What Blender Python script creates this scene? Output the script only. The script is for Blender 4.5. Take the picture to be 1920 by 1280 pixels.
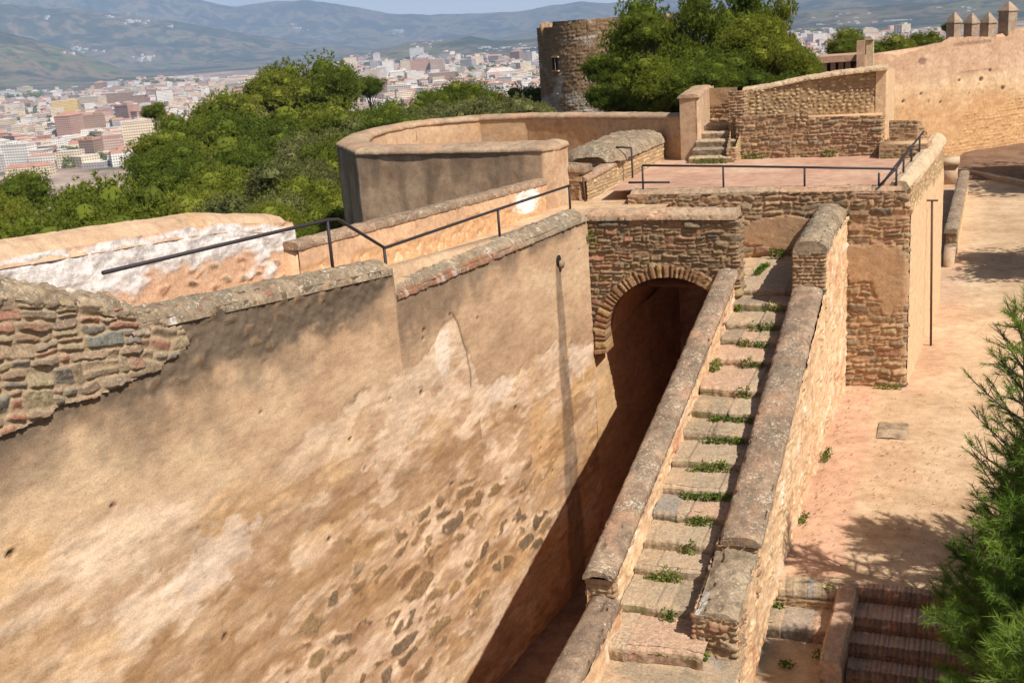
import bpy, math, random
import numpy as np
from mathutils import Matrix, Vector

C = bpy.context.scene
COL = C.collection
for o in list(bpy.data.objects):
    bpy.data.objects.remove(o)

# ------------------------------------------------------------------ camera
# frame: X to the right along the castle fronts, Y along the stairs, Z up (0 = right hand courtyard)
PITCH, ROLL, YAW = math.radians(15.7), math.atan(.074), math.radians(22.025)
FPX = 2100.0
fw = Vector((0, math.cos(PITCH), -math.sin(PITCH))); r0 = Vector((1, 0, 0)); u0 = r0.cross(fw)
rt = math.cos(ROLL) * r0 - math.sin(ROLL) * u0; up = math.cos(ROLL) * u0 + math.sin(ROLL) * r0
RZ = Matrix.Rotation(YAW, 3, 'Z')
fw, rt, up = RZ @ fw, RZ @ rt, RZ @ up
CAM = Vector((4.17, -13.0, 9.0))
cd = bpy.data.cameras.new('camera'); cam = bpy.data.objects.new('camera', cd); COL.objects.link(cam)
m = Matrix.Identity(4)
for i in range(3):
    m[i][0], m[i][1], m[i][2], m[i][3] = rt[i], up[i], -fw[i], CAM[i]
cam.matrix_world = m
cd.sensor_fit = 'HORIZONTAL'; cd.sensor_width = 36; cd.lens = 36 * FPX / 1920
cd.clip_start = .1; cd.clip_end = 60000
C.camera = cam

# ------------------------------------------------------------------ sky, sun, exposure
SUN = Vector((.582, -.293, .76)).normalized()
world = bpy.data.worlds.new('World'); C.world = world; world.use_nodes = True
wn = world.node_tree.nodes; wl = world.node_tree.links
sky = wn.new('ShaderNodeTexSky'); sky.sky_type = 'NISHITA'; sky.sun_disc = False
sky.sun_elevation = math.asin(SUN.z); sky.sun_rotation = math.atan2(SUN.x, SUN.y)
sky.altitude = 100; sky.air_density = 1.0; sky.dust_density = 2.5; sky.ozone_density = 1.5
bg = wn['Background']; bg.inputs[1].default_value = .055
tcw = wn.new('ShaderNodeTexCoord'); mpw = wn.new('ShaderNodeMapping'); mpw.inputs['Scale'].default_value = (1.6, 1.6, 9)
nzw = wn.new('ShaderNodeTexNoise'); nzw.inputs['Scale'].default_value = 2.2; nzw.inputs['Detail'].default_value = 6
sxw = wn.new('ShaderNodeSeparateXYZ'); low = wn.new('ShaderNodeMapRange'); low.inputs[1].default_value = .02; low.inputs[2].default_value = .1; low.inputs[3].default_value = .3; low.inputs[4].default_value = -.25
adw = wn.new('ShaderNodeMath'); rpw = wn.new('ShaderNodeMapRange'); rpw.inputs[1].default_value = .52; rpw.inputs[2].default_value = .74; mxw = wn.new('ShaderNodeMix'); mxw.data_type = 'RGBA'
mxw.inputs[7].default_value = (15, 16, 17, 1)          # sunlit cloud, in the sky texture's own units
wl.new(tcw.outputs['Generated'], mpw.inputs[0]); wl.new(mpw.outputs[0], nzw.inputs['Vector']); wl.new(tcw.outputs['Generated'], sxw.inputs[0]); wl.new(sxw.outputs[2], low.inputs[0])
wl.new(nzw.outputs['Fac'], adw.inputs[0]); wl.new(low.outputs[0], adw.inputs[1]); wl.new(adw.outputs[0], rpw.inputs[0]); abv = wn.new('ShaderNodeMath'); abv.operation = 'GREATER_THAN'; abv.inputs[1].default_value = 0; wl.new(sxw.outputs[2], abv.inputs[0]); mlw = wn.new('ShaderNodeMath'); mlw.operation = 'MULTIPLY'; wl.new(rpw.outputs[0], mlw.inputs[0]); wl.new(abv.outputs[0], mlw.inputs[1]); wl.new(mlw.outputs[0], mxw.inputs[0]); wl.new(sky.outputs[0], mxw.inputs[6])
wl.new(mxw.outputs[2], bg.inputs[0])
sd = bpy.data.lights.new('sun', 'SUN'); sun = bpy.data.objects.new('sun', sd); COL.objects.link(sun)
sd.energy = 4.9; sd.angle = math.radians(.5); sd.color = (1, .96, .895)
sun.rotation_euler = SUN.to_track_quat('Z', 'Y').to_euler()
C.view_settings.view_transform = 'Standard'; C.view_settings.look = 'None'
C.view_settings.exposure = .18; C.view_settings.gamma = 1
C.render.engine = 'CYCLES'
C.cycles.use_denoising = True; C.cycles.max_bounces = 7; C.cycles.diffuse_bounces = 5
C.cycles.volume_bounces = 0; C.cycles.transparent_max_bounces = 4

# ------------------------------------------------------------------ numpy noise
_rs = np.random.RandomState(7)
_perm = _rs.permutation(256); _perm = np.concatenate([_perm, _perm, _perm])
_g = _rs.normal(size=(256, 3)); _g /= np.linalg.norm(_g, axis=1)[:, None]
def pn(x, y, z=0.):
    x, y, z = np.broadcast_arrays(np.asarray(x, float), np.asarray(y, float), np.asarray(z, float))
    xi = np.floor(x).astype(int); yi = np.floor(y).astype(int); zi = np.floor(z).astype(int)
    xf, yf, zf = x - xi, y - yi, z - zi
    u, v, w = [t * t * t * (t * (t * 6 - 15) + 10) for t in (xf, yf, zf)]
    out = 0
    for dx in (0, 1):
        for dy in (0, 1):
            for dz in (0, 1):
                h = _perm[_perm[_perm[(xi + dx) & 255] + ((yi + dy) & 255)] + ((zi + dz) & 255)] & 255
                g = _g[h]
                d = g[..., 0] * (xf - dx) + g[..., 1] * (yf - dy) + g[..., 2] * (zf - dz)
                out = out + d * (u if dx else 1 - u) * (v if dy else 1 - v) * (w if dz else 1 - w)
    return out * 1.5
def fbm(x, y, z=0., o=4):
    s = 0; a = 1.0; t = 0
    for k in range(o):
        s = s + a * pn(np.asarray(x) * 2 ** k + 17.3 * k, np.asarray(y) * 2 ** k + 5.1 * k, np.asarray(z) * 2 ** k + 3.7 * k)
        t += a; a *= .5
    return s / t
def sst(a, b, x):
    t = np.clip((np.asarray(x, float) - a) / (b - a), 0, 1); return t * t * (3 - 2 * t)
def hsh(*k):
    v = np.zeros(np.broadcast(*k).shape)
    for i, q in enumerate(k):
        v = v + np.asarray(q) * (127.1 + 184.6 * i)
    return np.mod(np.sin(v) * 43758.5453, 1.0)

# ------------------------------------------------------------------ mesh building
class MB:
    def __init__(s):
        s.v = []; s.q = []; s.t = []; s.a = []; s.n = 0; s.qm = []; s.tm = []
    def add(s, V, Q=None, T=None, attrs=None, mi=0):
        V = np.asarray(V, float).reshape(-1, 3)
        if Q is not None and len(Q): s.q.append(np.asarray(Q, int) + s.n); s.qm.append(np.full(len(Q), mi))
        if T is not None and len(T): s.t.append(np.asarray(T, int) + s.n); s.tm.append(np.full(len(T), mi))
        s.v.append(V); s.a.append((len(V), attrs or {})); s.n += len(V)
    def grid(s, P, attrs=None, keep=None, mi=0, flip=False):
        n, k = P.shape[:2]
        i = np.arange((n - 1))[:, None] * k + np.arange(k - 1)[None]
        Q = np.stack([i, i + k, i + k + 1, i + 1], -1)
        if flip: Q = Q[..., ::-1]
        Q = Q.reshape(-1, 4)
        if keep is not None: Q = Q[keep.reshape(-1)]
        s.add(P, Q, attrs={a: np.asarray(b, float).reshape(-1) for a, b in (attrs or {}).items()}, mi=mi)
    def box(s, x0, x1, y0, y1, z0, z1, mi=0, attrs=None):
        V = [(x, y, z) for z in (z0, z1) for x, y in ((x0, y0), (x1, y0), (x1, y1), (x0, y1))]
        s.add(V, [(3, 2, 1, 0), (4, 5, 6, 7), (0, 1, 5, 4), (1, 2, 6, 5), (2, 3, 7, 6), (3, 0, 4, 7)], mi=mi, attrs=attrs)
    def prism(s, pts, z0, z1, mi=0):
        """closed polygon prism; z1 a number or one per point"""
        n = len(pts); z1 = np.broadcast_to(z1, (n,)); z0 = np.broadcast_to(z0, (n,))
        V = [(p[0], p[1], z0[i]) for i, p in enumerate(pts)] + [(p[0], p[1], z1[i]) for i, p in enumerate(pts)]
        V.append((np.mean([p[0] for p in pts]), np.mean([p[1] for p in pts]), np.mean(z1)))
        Q = [(i, (i + 1) % n, n + (i + 1) % n, n + i) for i in range(n)]
        T = [(n + i, n + (i + 1) % n, 2 * n) for i in range(n)]
        s.add(V, Q, T, mi=mi)
    def tube(s, pts, rad, k=8, mi=0, cap=True):
        pts = [Vector(p) for p in pts]; rad = list(rad) if hasattr(rad, '__len__') else [rad] * len(pts)
        V = []; ref = Vector((.3, .2, 1)).normalized()
        for i, p in enumerate(pts):
            d = (pts[min(i + 1, len(pts) - 1)] - pts[max(i - 1, 0)]).normalized()
            r = ref if abs(d.dot(ref)) < .95 else Vector((1, 0, 0))
            a = d.cross(r).normalized(); b = d.cross(a)
            for j in range(k):
                q = 2 * math.pi * j / k
                V.append(p + (a * math.cos(q) + b * math.sin(q)) * rad[i])
        n = len(pts)
        Q = [(i * k + j, i * k + (j + 1) % k, (i + 1) * k + (j + 1) % k, (i + 1) * k + j) for i in range(n - 1) for j in range(k)]
        T = []
        if cap:
            V += [pts[0], pts[-1]]
            T = [((j + 1) % k, j, n * k) for j in range(k)] + [((n - 1) * k + j, (n - 1) * k + (j + 1) % k, n * k + 1) for j in range(k)]
        s.add([tuple(v) for v in V], Q, T, mi=mi)
    def mesh(s, name, mats, smooth=True):
        V = np.concatenate(s.v)
        q = np.concatenate(s.q) if s.q else np.zeros((0, 4), int); t = np.concatenate(s.t) if s.t else np.zeros((0, 3), int)
        me = bpy.data.meshes.new(name)
        me.vertices.add(len(V)); me.vertices.foreach_set('co', V.astype(np.float32).ravel())
        nl = q.size + t.size; me.loops.add(nl)
        me.loops.foreach_set('vertex_index', np.concatenate([q.ravel(), t.ravel()]).astype(np.int32))
        me.polygons.add(len(q) + len(t))
        st = np.concatenate([np.arange(len(q)) * 4, q.size + np.arange(len(t)) * 3]).astype(np.int32)
        me.polygons.foreach_set('loop_start', st)
        me.polygons.foreach_set('material_index', np.concatenate(s.qm + s.tm).astype(np.int32))
        me.polygons.foreach_set('use_smooth', np.full(len(q) + len(t), smooth))
        names = set(k for _, a in s.a for k in a)
        for k in names:
            at = me.attributes.new(k, 'FLOAT', 'POINT')
            at.data.foreach_set('value', np.concatenate([np.broadcast_to(a.get(k, 0.), (n,)) for n, a in s.a]).astype(np.float32))
        for mt in (mats if isinstance(mats, (list, tuple)) else [mats]): me.materials.append(mt)
        me.update(calc_edges=True); me.validate()
        return me
    def build(s, name, mats, parent=None, smooth=True):
        o = bpy.data.objects.new(name, s.mesh(name, mats, smooth)); COL.objects.link(o)
        if parent is not None:
            o.parent = parent
            o.matrix_parent_inverse = Matrix.Translation(-parent.location) if parent.rotation_euler.z == 0 else parent.matrix_basis.inverted()
        return o

def thing(name, label, cat, loc=(0, 0, 0), group=None):
    o = bpy.data.objects.new(name, None); COL.objects.link(o); o.location = loc; o.empty_display_size = .2
    return tag(o, label, cat, group)
def tag(o, label, cat, group=None):
    o['label'] = label; o['category'] = cat
    if group: o['group'] = group
    return o
def struct(o, kind='structure', label=None):
    o['kind'] = kind
    if label: o['label'] = label
    return o
def dup(root, loc, rotz, label=None, scale=None):
    r = root.copy(); COL.objects.link(r); r.location = loc; r.rotation_euler = (0, 0, rotz)
    if scale: r.scale = scale
    if label: r['label'] = label
    for ch in root.children:
        c = ch.copy(); COL.objects.link(c); c.parent = r
    return r

# ------------------------------------------------------------------ materials
def lift(p, f): return [(min(.8, c[0] * f), min(.8, c[1] * f), min(.8, c[2] * f), 1) for c in p]
def lin(r, g, b):
    f = lambda c: (c / 255 / 12.92) if c <= 10 else ((c / 255 + .055) / 1.055) ** 2.4
    return (f(r), f(g), f(b), 1)
class NT:
    def __init__(s, name, rough=.9):
        s.m = bpy.data.materials.new(name); s.m.use_nodes = True
        s.t = s.m.node_tree; s.N = s.t.nodes; s.L = s.t.links
        s.b = s.N['Principled BSDF']; s.b.inputs['Roughness'].default_value = rough
        s.b.inputs['Specular IOR Level'].default_value = .25
        s.tc = s.N.new('ShaderNodeTexCoord')
    def obj(s, scale=(1, 1, 1), world=True):
        mp = s.N.new('ShaderNodeMapping'); mp.inputs['Scale'].default_value = scale
        if world:
            g = s.N.new('ShaderNodeNewGeometry'); s.L.new(g.outputs['Position'], mp.inputs[0])
        else: s.L.new(s.tc.outputs['Object'], mp.inputs[0])
        return mp.outputs[0]
    def noise(s, scale, detail=4, vec=None, rough=.55, dist=0):
        n = s.N.new('ShaderNodeTexNoise'); n.inputs['Scale'].default_value = scale; n.inputs['Detail'].default_value = detail
        n.inputs['Roughness'].default_value = rough; n.inputs['Distortion'].default_value = dist
        if vec is not None: s.L.new(vec, n.inputs['Vector'])
        return n.outputs['Fac']
    def ramp(s, fac, stops, const=False):
        r = s.N.new('ShaderNodeValToRGB'); cr = r.color_ramp
        if const: cr.interpolation = 'CONSTANT'
        while len(cr.elements) < len(stops): cr.elements.new(.5)
        for e, (p, c) in zip(cr.elements, stops):
            e.position = p; e.color = c if hasattr(c, '__len__') else (c, c, c, 1)
        s.L.new(fac, r.inputs[0]); return r.outputs[0]
    def mix(s, fac, a, b, mode='MIX'):
        mx = s.N.new('ShaderNodeMix'); mx.data_type = 'RGBA'; mx.blend_type = mode
        for sock, val in ((mx.inputs[0], fac), (mx.inputs[6], a), (mx.inputs[7], b)):
            if hasattr(val, 'is_output'): s.L.new(val, sock)
            elif isinstance(val, (int, float)): sock.default_value = val if sock == mx.inputs[0] else (val, val, val, 1)
            else: sock.default_value = val
        return mx.outputs[2]
    def math(s, op, a, b=0.):
        n = s.N.new('ShaderNodeMath'); n.operation = op
        for sock, val in ((n.inputs[0], a), (n.inputs[1], b)):
            if hasattr(val, 'is_output'): s.L.new(val, sock)
            else: sock.default_value = val
        return n.outputs[0]
    def attr(s, name):
        n = s.N.new('ShaderNodeAttribute'); n.attribute_name = name; return n.outputs['Fac']
    def bump(s, hgt, dist=.02, strength=.6):
        b = s.N.new('ShaderNodeBump'); b.inputs['Distance'].default_value = dist; b.inputs['Strength'].default_value = strength
        s.L.new(hgt, b.inputs['Height']); s.L.new(b.outputs[0], s.b.inputs['Normal'])
    def out(s, col):
        if hasattr(col, 'is_output'): s.L.new(col, s.b.inputs['Base Color'])
        else: s.b.inputs['Base Color'].default_value = col
        return s.m

def mat_rock(name, base, stones=None, mortar=None, layers=(), lichen=0., speck=0., bump=.5, nscale=3., stretch=(1, 1, 1), grain=45.):
    """plaster or masonry. base: three colours over noise. stones: palette read from 'rnd' where 'mort' is low.
    layers: (attribute, colour, strength)"""
    k = NT(name); P = k.obj(); PS = k.obj(stretch)
    big = k.noise(nscale * .25, 3, PS); mid = k.noise(nscale, 6, PS, .62); fine = k.noise(grain, 3, P, .6)
    f = k.math('ADD', k.math('MULTIPLY', big, .5), k.math('MULTIPLY', mid, .5))
    col = k.ramp(f, [(.36, base[0]), (.5, base[1]), (.64, base[2])])
    if stones:
        n = len(stones)
        sc = k.ramp(k.attr('rnd'), [(i / n, c) for i, c in enumerate(stones)], True)
        sc = k.mix(k.math('MULTIPLY', k.ramp(k.noise(9, 5, P, .65), [(.35, 0), (.7, 1)]), .45), sc, k.mix(.5, sc, mortar or base[1]))
        sc = k.mix(.55, sc, k.mix(1, sc, k.ramp(k.noise(22, 4, P), [(.3, .55), (.7, 1.3)]), 'MULTIPLY'))
        mo = k.mix(k.ramp(mid, [(.35, 0), (.65, 1)]), mortar or base[0], k.mix(.4, mortar or base[0], base[2]))
        st = k.mix(k.attr('mort'), sc, mo)
        col = k.mix(k.attr('stone'), col, st)
    for a, c, s in layers:
        col = k.mix(k.math('MULTIPLY', k.attr(a), s), col, k.mix(.5, c, k.mix(1, c, k.ramp(mid, [(.3, .6), (.7, 1.35)]), 'MULTIPLY')))
    if lichen:
        l = k.ramp(k.math('MULTIPLY', k.noise(7, 6, P, .7), k.ramp(k.noise(1.1, 3, P), [(.35, .7), (.65, 1.15)])), [(.5, 0), (.6, 1)])
        col = k.mix(k.math('MULTIPLY', l, lichen), col, lin(120, 112, 96))
    if speck:
        l = k.ramp(k.math('ADD', k.math('MULTIPLY', k.noise(19, 5, P, .75), .75), k.math('MULTIPLY', k.noise(2.2, 3, P), .25)), [(.555, 0), (.6, 1)])
        col = k.mix(k.math('MULTIPLY', l, speck), col, lin(205, 190, 165))
    det = k.noise(nscale * 4.5, 8, PS, .7)
    col = k.mix(.55, col, k.mix(1, col, k.ramp(det, [(.34, .62), (.5, 1.0), (.66, 1.3)]), 'MULTIPLY'))
    pit = k.ramp(k.noise(26, 3, P, .6), [(.66, 0), (.72, 1)])
    col = k.mix(k.math('MULTIPLY', pit, .35), col, k.mix(1, col, (.35, .3, .26, 1), 'MULTIPLY'))
    col = k.mix(.5, col, k.mix(1, col, k.ramp(fine, [(.3, .62), (.7, 1.3)]), 'MULTIPLY'))
    k.bump(k.math('ADD', k.math('MULTIPLY', mid, .8), k.math('MULTIPLY', fine, .35)), .03, bump)
    return k.out(col)
def mat_flat(name, col, rough=.6, var=.25, scale=4, metal=0.):
    k = NT(name, rough); n = k.noise(scale, 5, k.obj())
    k.b.inputs['Metallic'].default_value = metal
    return k.out(k.mix(var, col, k.mix(1, col, k.ramp(n, [(.3, .5), (.7, 1.5)]), 'MULTIPLY')))

PL0, PL1, PL2 = lin(174, 141, 110), lin(194, 160, 126), lin(209, 178, 142)     # pinkish lime plaster
BROWN_ST = [lin(116, 88, 62), lin(140, 108, 76), lin(96, 78, 60), lin(158, 116, 80), lin(132, 82, 56), lin(150, 124, 92), lin(108, 92, 74), lin(164, 128, 90), lin(128, 100, 68), lin(88, 72, 56), lin(146, 98, 66), lin(120, 108, 84)]
ARCH_ST = [lin(116, 94, 66), lin(140, 106, 70), lin(92, 84, 66), lin(150, 102, 68), lin(120, 100, 72), lin(84, 84, 74), lin(136, 112, 76), lin(110, 88, 62), lin(152, 90, 62), lin(128, 110, 80), lin(96, 88, 70), lin(140, 118, 66)]
def desat(p, f):
    out = []
    for c in p:
        g = (c[0] + c[1] + c[2]) / 3; t = (g * 1.12, g * 1.0, g * .78); out.append(tuple(c[i] * (1 - f) + t[i] * f for i in range(3)) + (1,))
    return out
BROWN_ST = desat(lift(BROWN_ST, 1.6), .35); ARCH_ST = desat(lift(ARCH_ST, 1.5), .4)
LIGHT_ST = [lin(196, 168, 128), lin(182, 152, 112), lin(206, 184, 146), lin(170, 140, 104), lin(190, 160, 118), lin(160, 132, 100)]
BLOCK_ST = [lin(130, 110, 88), lin(150, 124, 96), lin(112, 104, 94), lin(150, 92, 70), lin(124, 98, 74), lin(156, 126, 68), lin(106, 100, 92), lin(146, 118, 92), lin(120, 96, 78), lin(100, 108, 100), lin(138, 100, 76), lin(150, 132, 110), lin(128, 106, 80), lin(156, 100, 76), lin(98, 92, 84), lin(140, 122, 86)]
BLOCK_ST = desat(lift(BLOCK_ST, 1.3), .3); LIGHT_ST = lift(LIGHT_ST, 1.25)
GREYDIRT = lin(86, 74, 62)
M = {}
M['wall'] = mat_rock('weathered_plaster', (PL0, PL1, PL2), desat([lin(128, 98, 66), lin(146, 114, 76), lin(112, 90, 68), lin(160, 124, 80), lin(136, 108, 76), lin(120, 100, 78), lin(150, 122, 84), lin(138, 102, 70)], .1), lin(206, 170, 128),
    layers=(('cream', lin(230, 202, 172), .8), ('ochre', lin(206, 164, 112), .7), ('brown', lin(158, 120, 80), .8), ('white', lin(234, 212, 190), .9), ('mud', lin(106, 92, 76), .92), ('dark', lin(98, 84, 70), .72), ('crack', lin(70, 52, 40), .9)), bump=.45, nscale=1.6, stretch=(1, .55, 1.5))
M['block'] = mat_rock('coloured_rubble', (lin(150, 130, 104),) * 3, BLOCK_ST, lin(168, 144, 116), lichen=.25, speck=.3, bump=.7, nscale=6)
M['cap'] = mat_rock('grey_mortar_cap', (lin(124, 106, 86), lin(150, 130, 106), lin(176, 154, 126)), BROWN_ST, lin(110, 92, 74), layers=(('red', lin(150, 92, 62), .8), ('white', lin(226, 216, 202), .9)), lichen=.6, speck=.75, bump=1.0, nscale=8)
M['pcap'] = mat_rock('parapet_mortar', (lin(118, 98, 82), lin(146, 122, 100), lin(172, 146, 120)), None, None, layers=(('pink', lin(184, 144, 114), .7),), lichen=.55, speck=.85, bump=.9, nscale=5)
M['arch'] = mat_rock('dark_rubble', (lin(140, 110, 80),) * 3, ARCH_ST, lin(150, 120, 90), layers=(('moss', lin(110, 112, 40), .6),), lichen=.3, speck=.2, bump=.8, nscale=7)
M['brown'] = mat_rock('brown_rubble', (lin(196, 160, 122),) * 3, BROWN_ST, lin(166, 134, 100), layers=(('plast', lin(184, 148, 112), .95), ('moss', lin(96, 110, 36), .6)), lichen=.25, speck=.2, bump=.8, nscale=7)
M['light'] = mat_rock('pale_rubble', (lin(206, 176, 136),) * 3, LIGHT_ST, lin(150, 122, 90), layers=(('plast', lin(222, 186, 146), .95),), bump=.7, nscale=6)
M['pale'] = mat_rock('ragged_plaster', (lin(196, 156, 118), lin(216, 178, 138), lin(228, 194, 154)), LIGHT_ST, lin(214, 178, 138), layers=(('red', lin(190, 126, 96), .7), ('dark', lin(120, 104, 80), .6), ('white', lin(236, 214, 188), .8)), bump=.8, nscale=3, speck=.15)
M['plaster'] = mat_rock('smooth_plaster', (lin(184, 150, 120), lin(198, 166, 134), lin(210, 178, 146)), None, None, layers=(('dark', lin(112, 92, 76), .75), ('white', lin(240, 232, 224), .95), ('stain', lin(170, 120, 84), .7), ('ochre', lin(206, 160, 104), .8)), bump=.25, nscale=1.4)
M['white'] = mat_rock('peeling_whitewash', (lin(206, 166, 134),) * 3, BROWN_ST, lin(206, 166, 134), layers=(('white', lin(226, 218, 212), .97), ('dark', lin(150, 140, 132), .75)), bump=1.0, nscale=4)
M['step'] = mat_rock('worn_step_stone', (lin(150, 130, 106), lin(174, 150, 124), lin(192, 168, 140)), [lin(182, 160, 132), lin(166, 146, 120), lin(196, 168, 134), lin(156, 138, 116), lin(188, 164, 136), lin(174, 152, 124), lin(150, 142, 132), lin(200, 164, 136)], lin(130, 108, 84), layers=(('moss', lin(104, 112, 46), .6), ('dark', lin(110, 92, 70), .6), ('dust', lin(196, 164, 130), .7)), lichen=.2, speck=.15, bump=.7, nscale=5)
M['brick'] = mat_rock('old_brick', (lin(178, 138, 114), lin(194, 154, 128), lin(206, 168, 142)), [lin(150, 94, 66), lin(136, 86, 62), lin(166, 108, 76), lin(126, 88, 66), lin(156, 112, 82), lin(144, 104, 80)], lin(128, 106, 86), lichen=.15, bump=.7, nscale=8)
M['vous'] = mat_rock('arch_bricks', (lin(160, 124, 90),) * 3, [lin(172, 136, 100), lin(156, 120, 86), lin(182, 148, 108), lin(150, 116, 84), lin(186, 154, 104), lin(164, 120, 88)], lin(124, 96, 70), bump=.9, nscale=9)
M['ground'] = mat_rock('pink_dust', (lin(180, 148, 114), lin(200, 168, 133), lin(215, 186, 151)), None, None, layers=(('pink', lin(206, 154, 128), .6), ('gravel', lin(196, 160, 126), .8), ('dark', lin(150, 112, 88), .6)), bump=.35, nscale=.9, grain=30)
M['tiles'] = mat_rock('terrace_tiles', (lin(182, 140, 116), lin(198, 158, 132), lin(210, 178, 150)), None, None, layers=(('mort', lin(150, 108, 86), .5), ('pink', lin(186, 136, 112), .5)), bump=.3, nscale=.8)
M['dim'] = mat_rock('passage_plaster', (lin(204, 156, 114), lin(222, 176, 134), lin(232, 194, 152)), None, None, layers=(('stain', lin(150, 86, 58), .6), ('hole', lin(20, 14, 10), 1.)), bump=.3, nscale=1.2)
M['earth'] = mat_rock('passage_earth', (lin(110, 84, 66), lin(130, 100, 78), lin(146, 116, 90)), None, None, bump=.5, nscale=3)
M['tower'] = mat_rock('tower_stone', (lin(170, 136, 104),) * 3, [lin(158, 126, 92), lin(140, 112, 84), lin(172, 140, 104), lin(150, 118, 86), lin(128, 104, 80)], lin(150, 122, 94), layers=(('white', lin(220, 206, 190), .8),), bump=.6, nscale=5)
M['iron'] = mat_flat('dark_painted_iron', lin(58, 52, 54), .55, .2, 12)
M['rust'] = mat_flat('rusty_pole', lin(92, 66, 52), .7, .4, 9)
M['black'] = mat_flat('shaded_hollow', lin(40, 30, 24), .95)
M['bark'] = mat_flat('pine_bark', lin(104, 88, 74), .95, .5, 6)
M['twig'] = mat_flat('grey_twigs', lin(112, 98, 84), .95, .4, 9)

def mat_leaf(name, a, b, c, transl=.25, big=.35, gold=None):
    k = NT(name, .75); k.b.inputs['Specular IOR Level'].default_value = .15
    g = k.N.new('ShaderNodeNewGeometry')
    oi = k.N.new('ShaderNodeObjectInfo')
    n = k.noise(big, 3, k.obj())
    f = k.math('ADD', k.math('MULTIPLY', g.outputs['Random Per Island'], .28), k.math('ADD', k.math('MULTIPLY', n, .7), k.math('MULTIPLY', oi.outputs['Random'], .25)))
    col = k.ramp(f, [(.3, a), (.6, b), (.95, c)])
    k.L.new(col, k.b.inputs['Base Color'])
    tr = k.N.new('ShaderNodeBsdfTranslucent'); k.L.new(col, tr.inputs[0])
    mx = k.N.new('ShaderNodeMixShader'); mx.inputs[0].default_value = transl
    k.L.new(k.b.outputs[0], mx.inputs[1]); k.L.new(tr.outputs[0], mx.inputs[2])
    k.L.new(mx.outputs[0], k.N['Material Output'].inputs[0])
    return k.m
M['pine'] = mat_leaf('pine_foliage', lin(86, 98, 34), lin(124, 134, 44), lin(162, 162, 64), .4)
M['dpine'] = mat_leaf('dark_pine_foliage', lin(74, 92, 34), lin(112, 126, 42), lin(150, 154, 56), .42)
M['grey'] = mat_leaf('grey_scrub_foliage', lin(98, 102, 58), lin(124, 126, 72), lin(146, 144, 90), .25)
M['needle'] = mat_leaf('near_pine_needles', lin(64, 96, 42), lin(112, 144, 52), lin(174, 190, 84), .35, 1.2)
M['weed'] = mat_leaf('weed_leaves', lin(70, 92, 30), lin(100, 124, 40), lin(156, 152, 76), .3, 5)

# ------------------------------------------------------------------ surface helpers
def norms(P, flip=False):
    du = np.gradient(P, axis=0); dv = np.gradient(P, axis=1)
    n = np.cross(du, dv); n /= np.maximum(np.linalg.norm(n, axis=2), 1e-9)[..., None]
    return -n if flip else n
def polypath(pts, res):
    pts = np.asarray(pts, float); L = np.concatenate([[0], np.cumsum(np.linalg.norm(np.diff(pts, axis=0), axis=1))])
    n = max(2, int(L[-1] / res) + 1); u = np.unique(np.round(np.concatenate([np.linspace(0, L[-1], n), L]), 5)); u = u[np.concatenate([[True], np.diff(u) > 1e-4])]
    return u, np.stack([np.interp(u, L, pts[:, i]) for i in range(pts.shape[1])], 1)
def face_grid(path, zb, zt, res):
    """vertical wall face along a plan path, front side on the right when walking it... returns P,U,Z"""
    u, xy = polypath(path, res)
    zb_ = zb(u) if callable(zb) else np.full(len(u), zb); zt_ = zt(u) if callable(zt) else np.full(len(u), zt)
    nv = max(2, int(np.max(zt_ - zb_) / res) + 1); v = np.linspace(0, 1, nv)
    Z = zb_[:, None] + (zt_ - zb_)[:, None] * v[None]
    P = np.stack([np.repeat(xy[:, :1], nv, 1), np.repeat(xy[:, 1:2], nv, 1), Z], -1)
    return P, np.repeat(u[:, None], nv, 1), Z
TILT = [0.]
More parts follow.
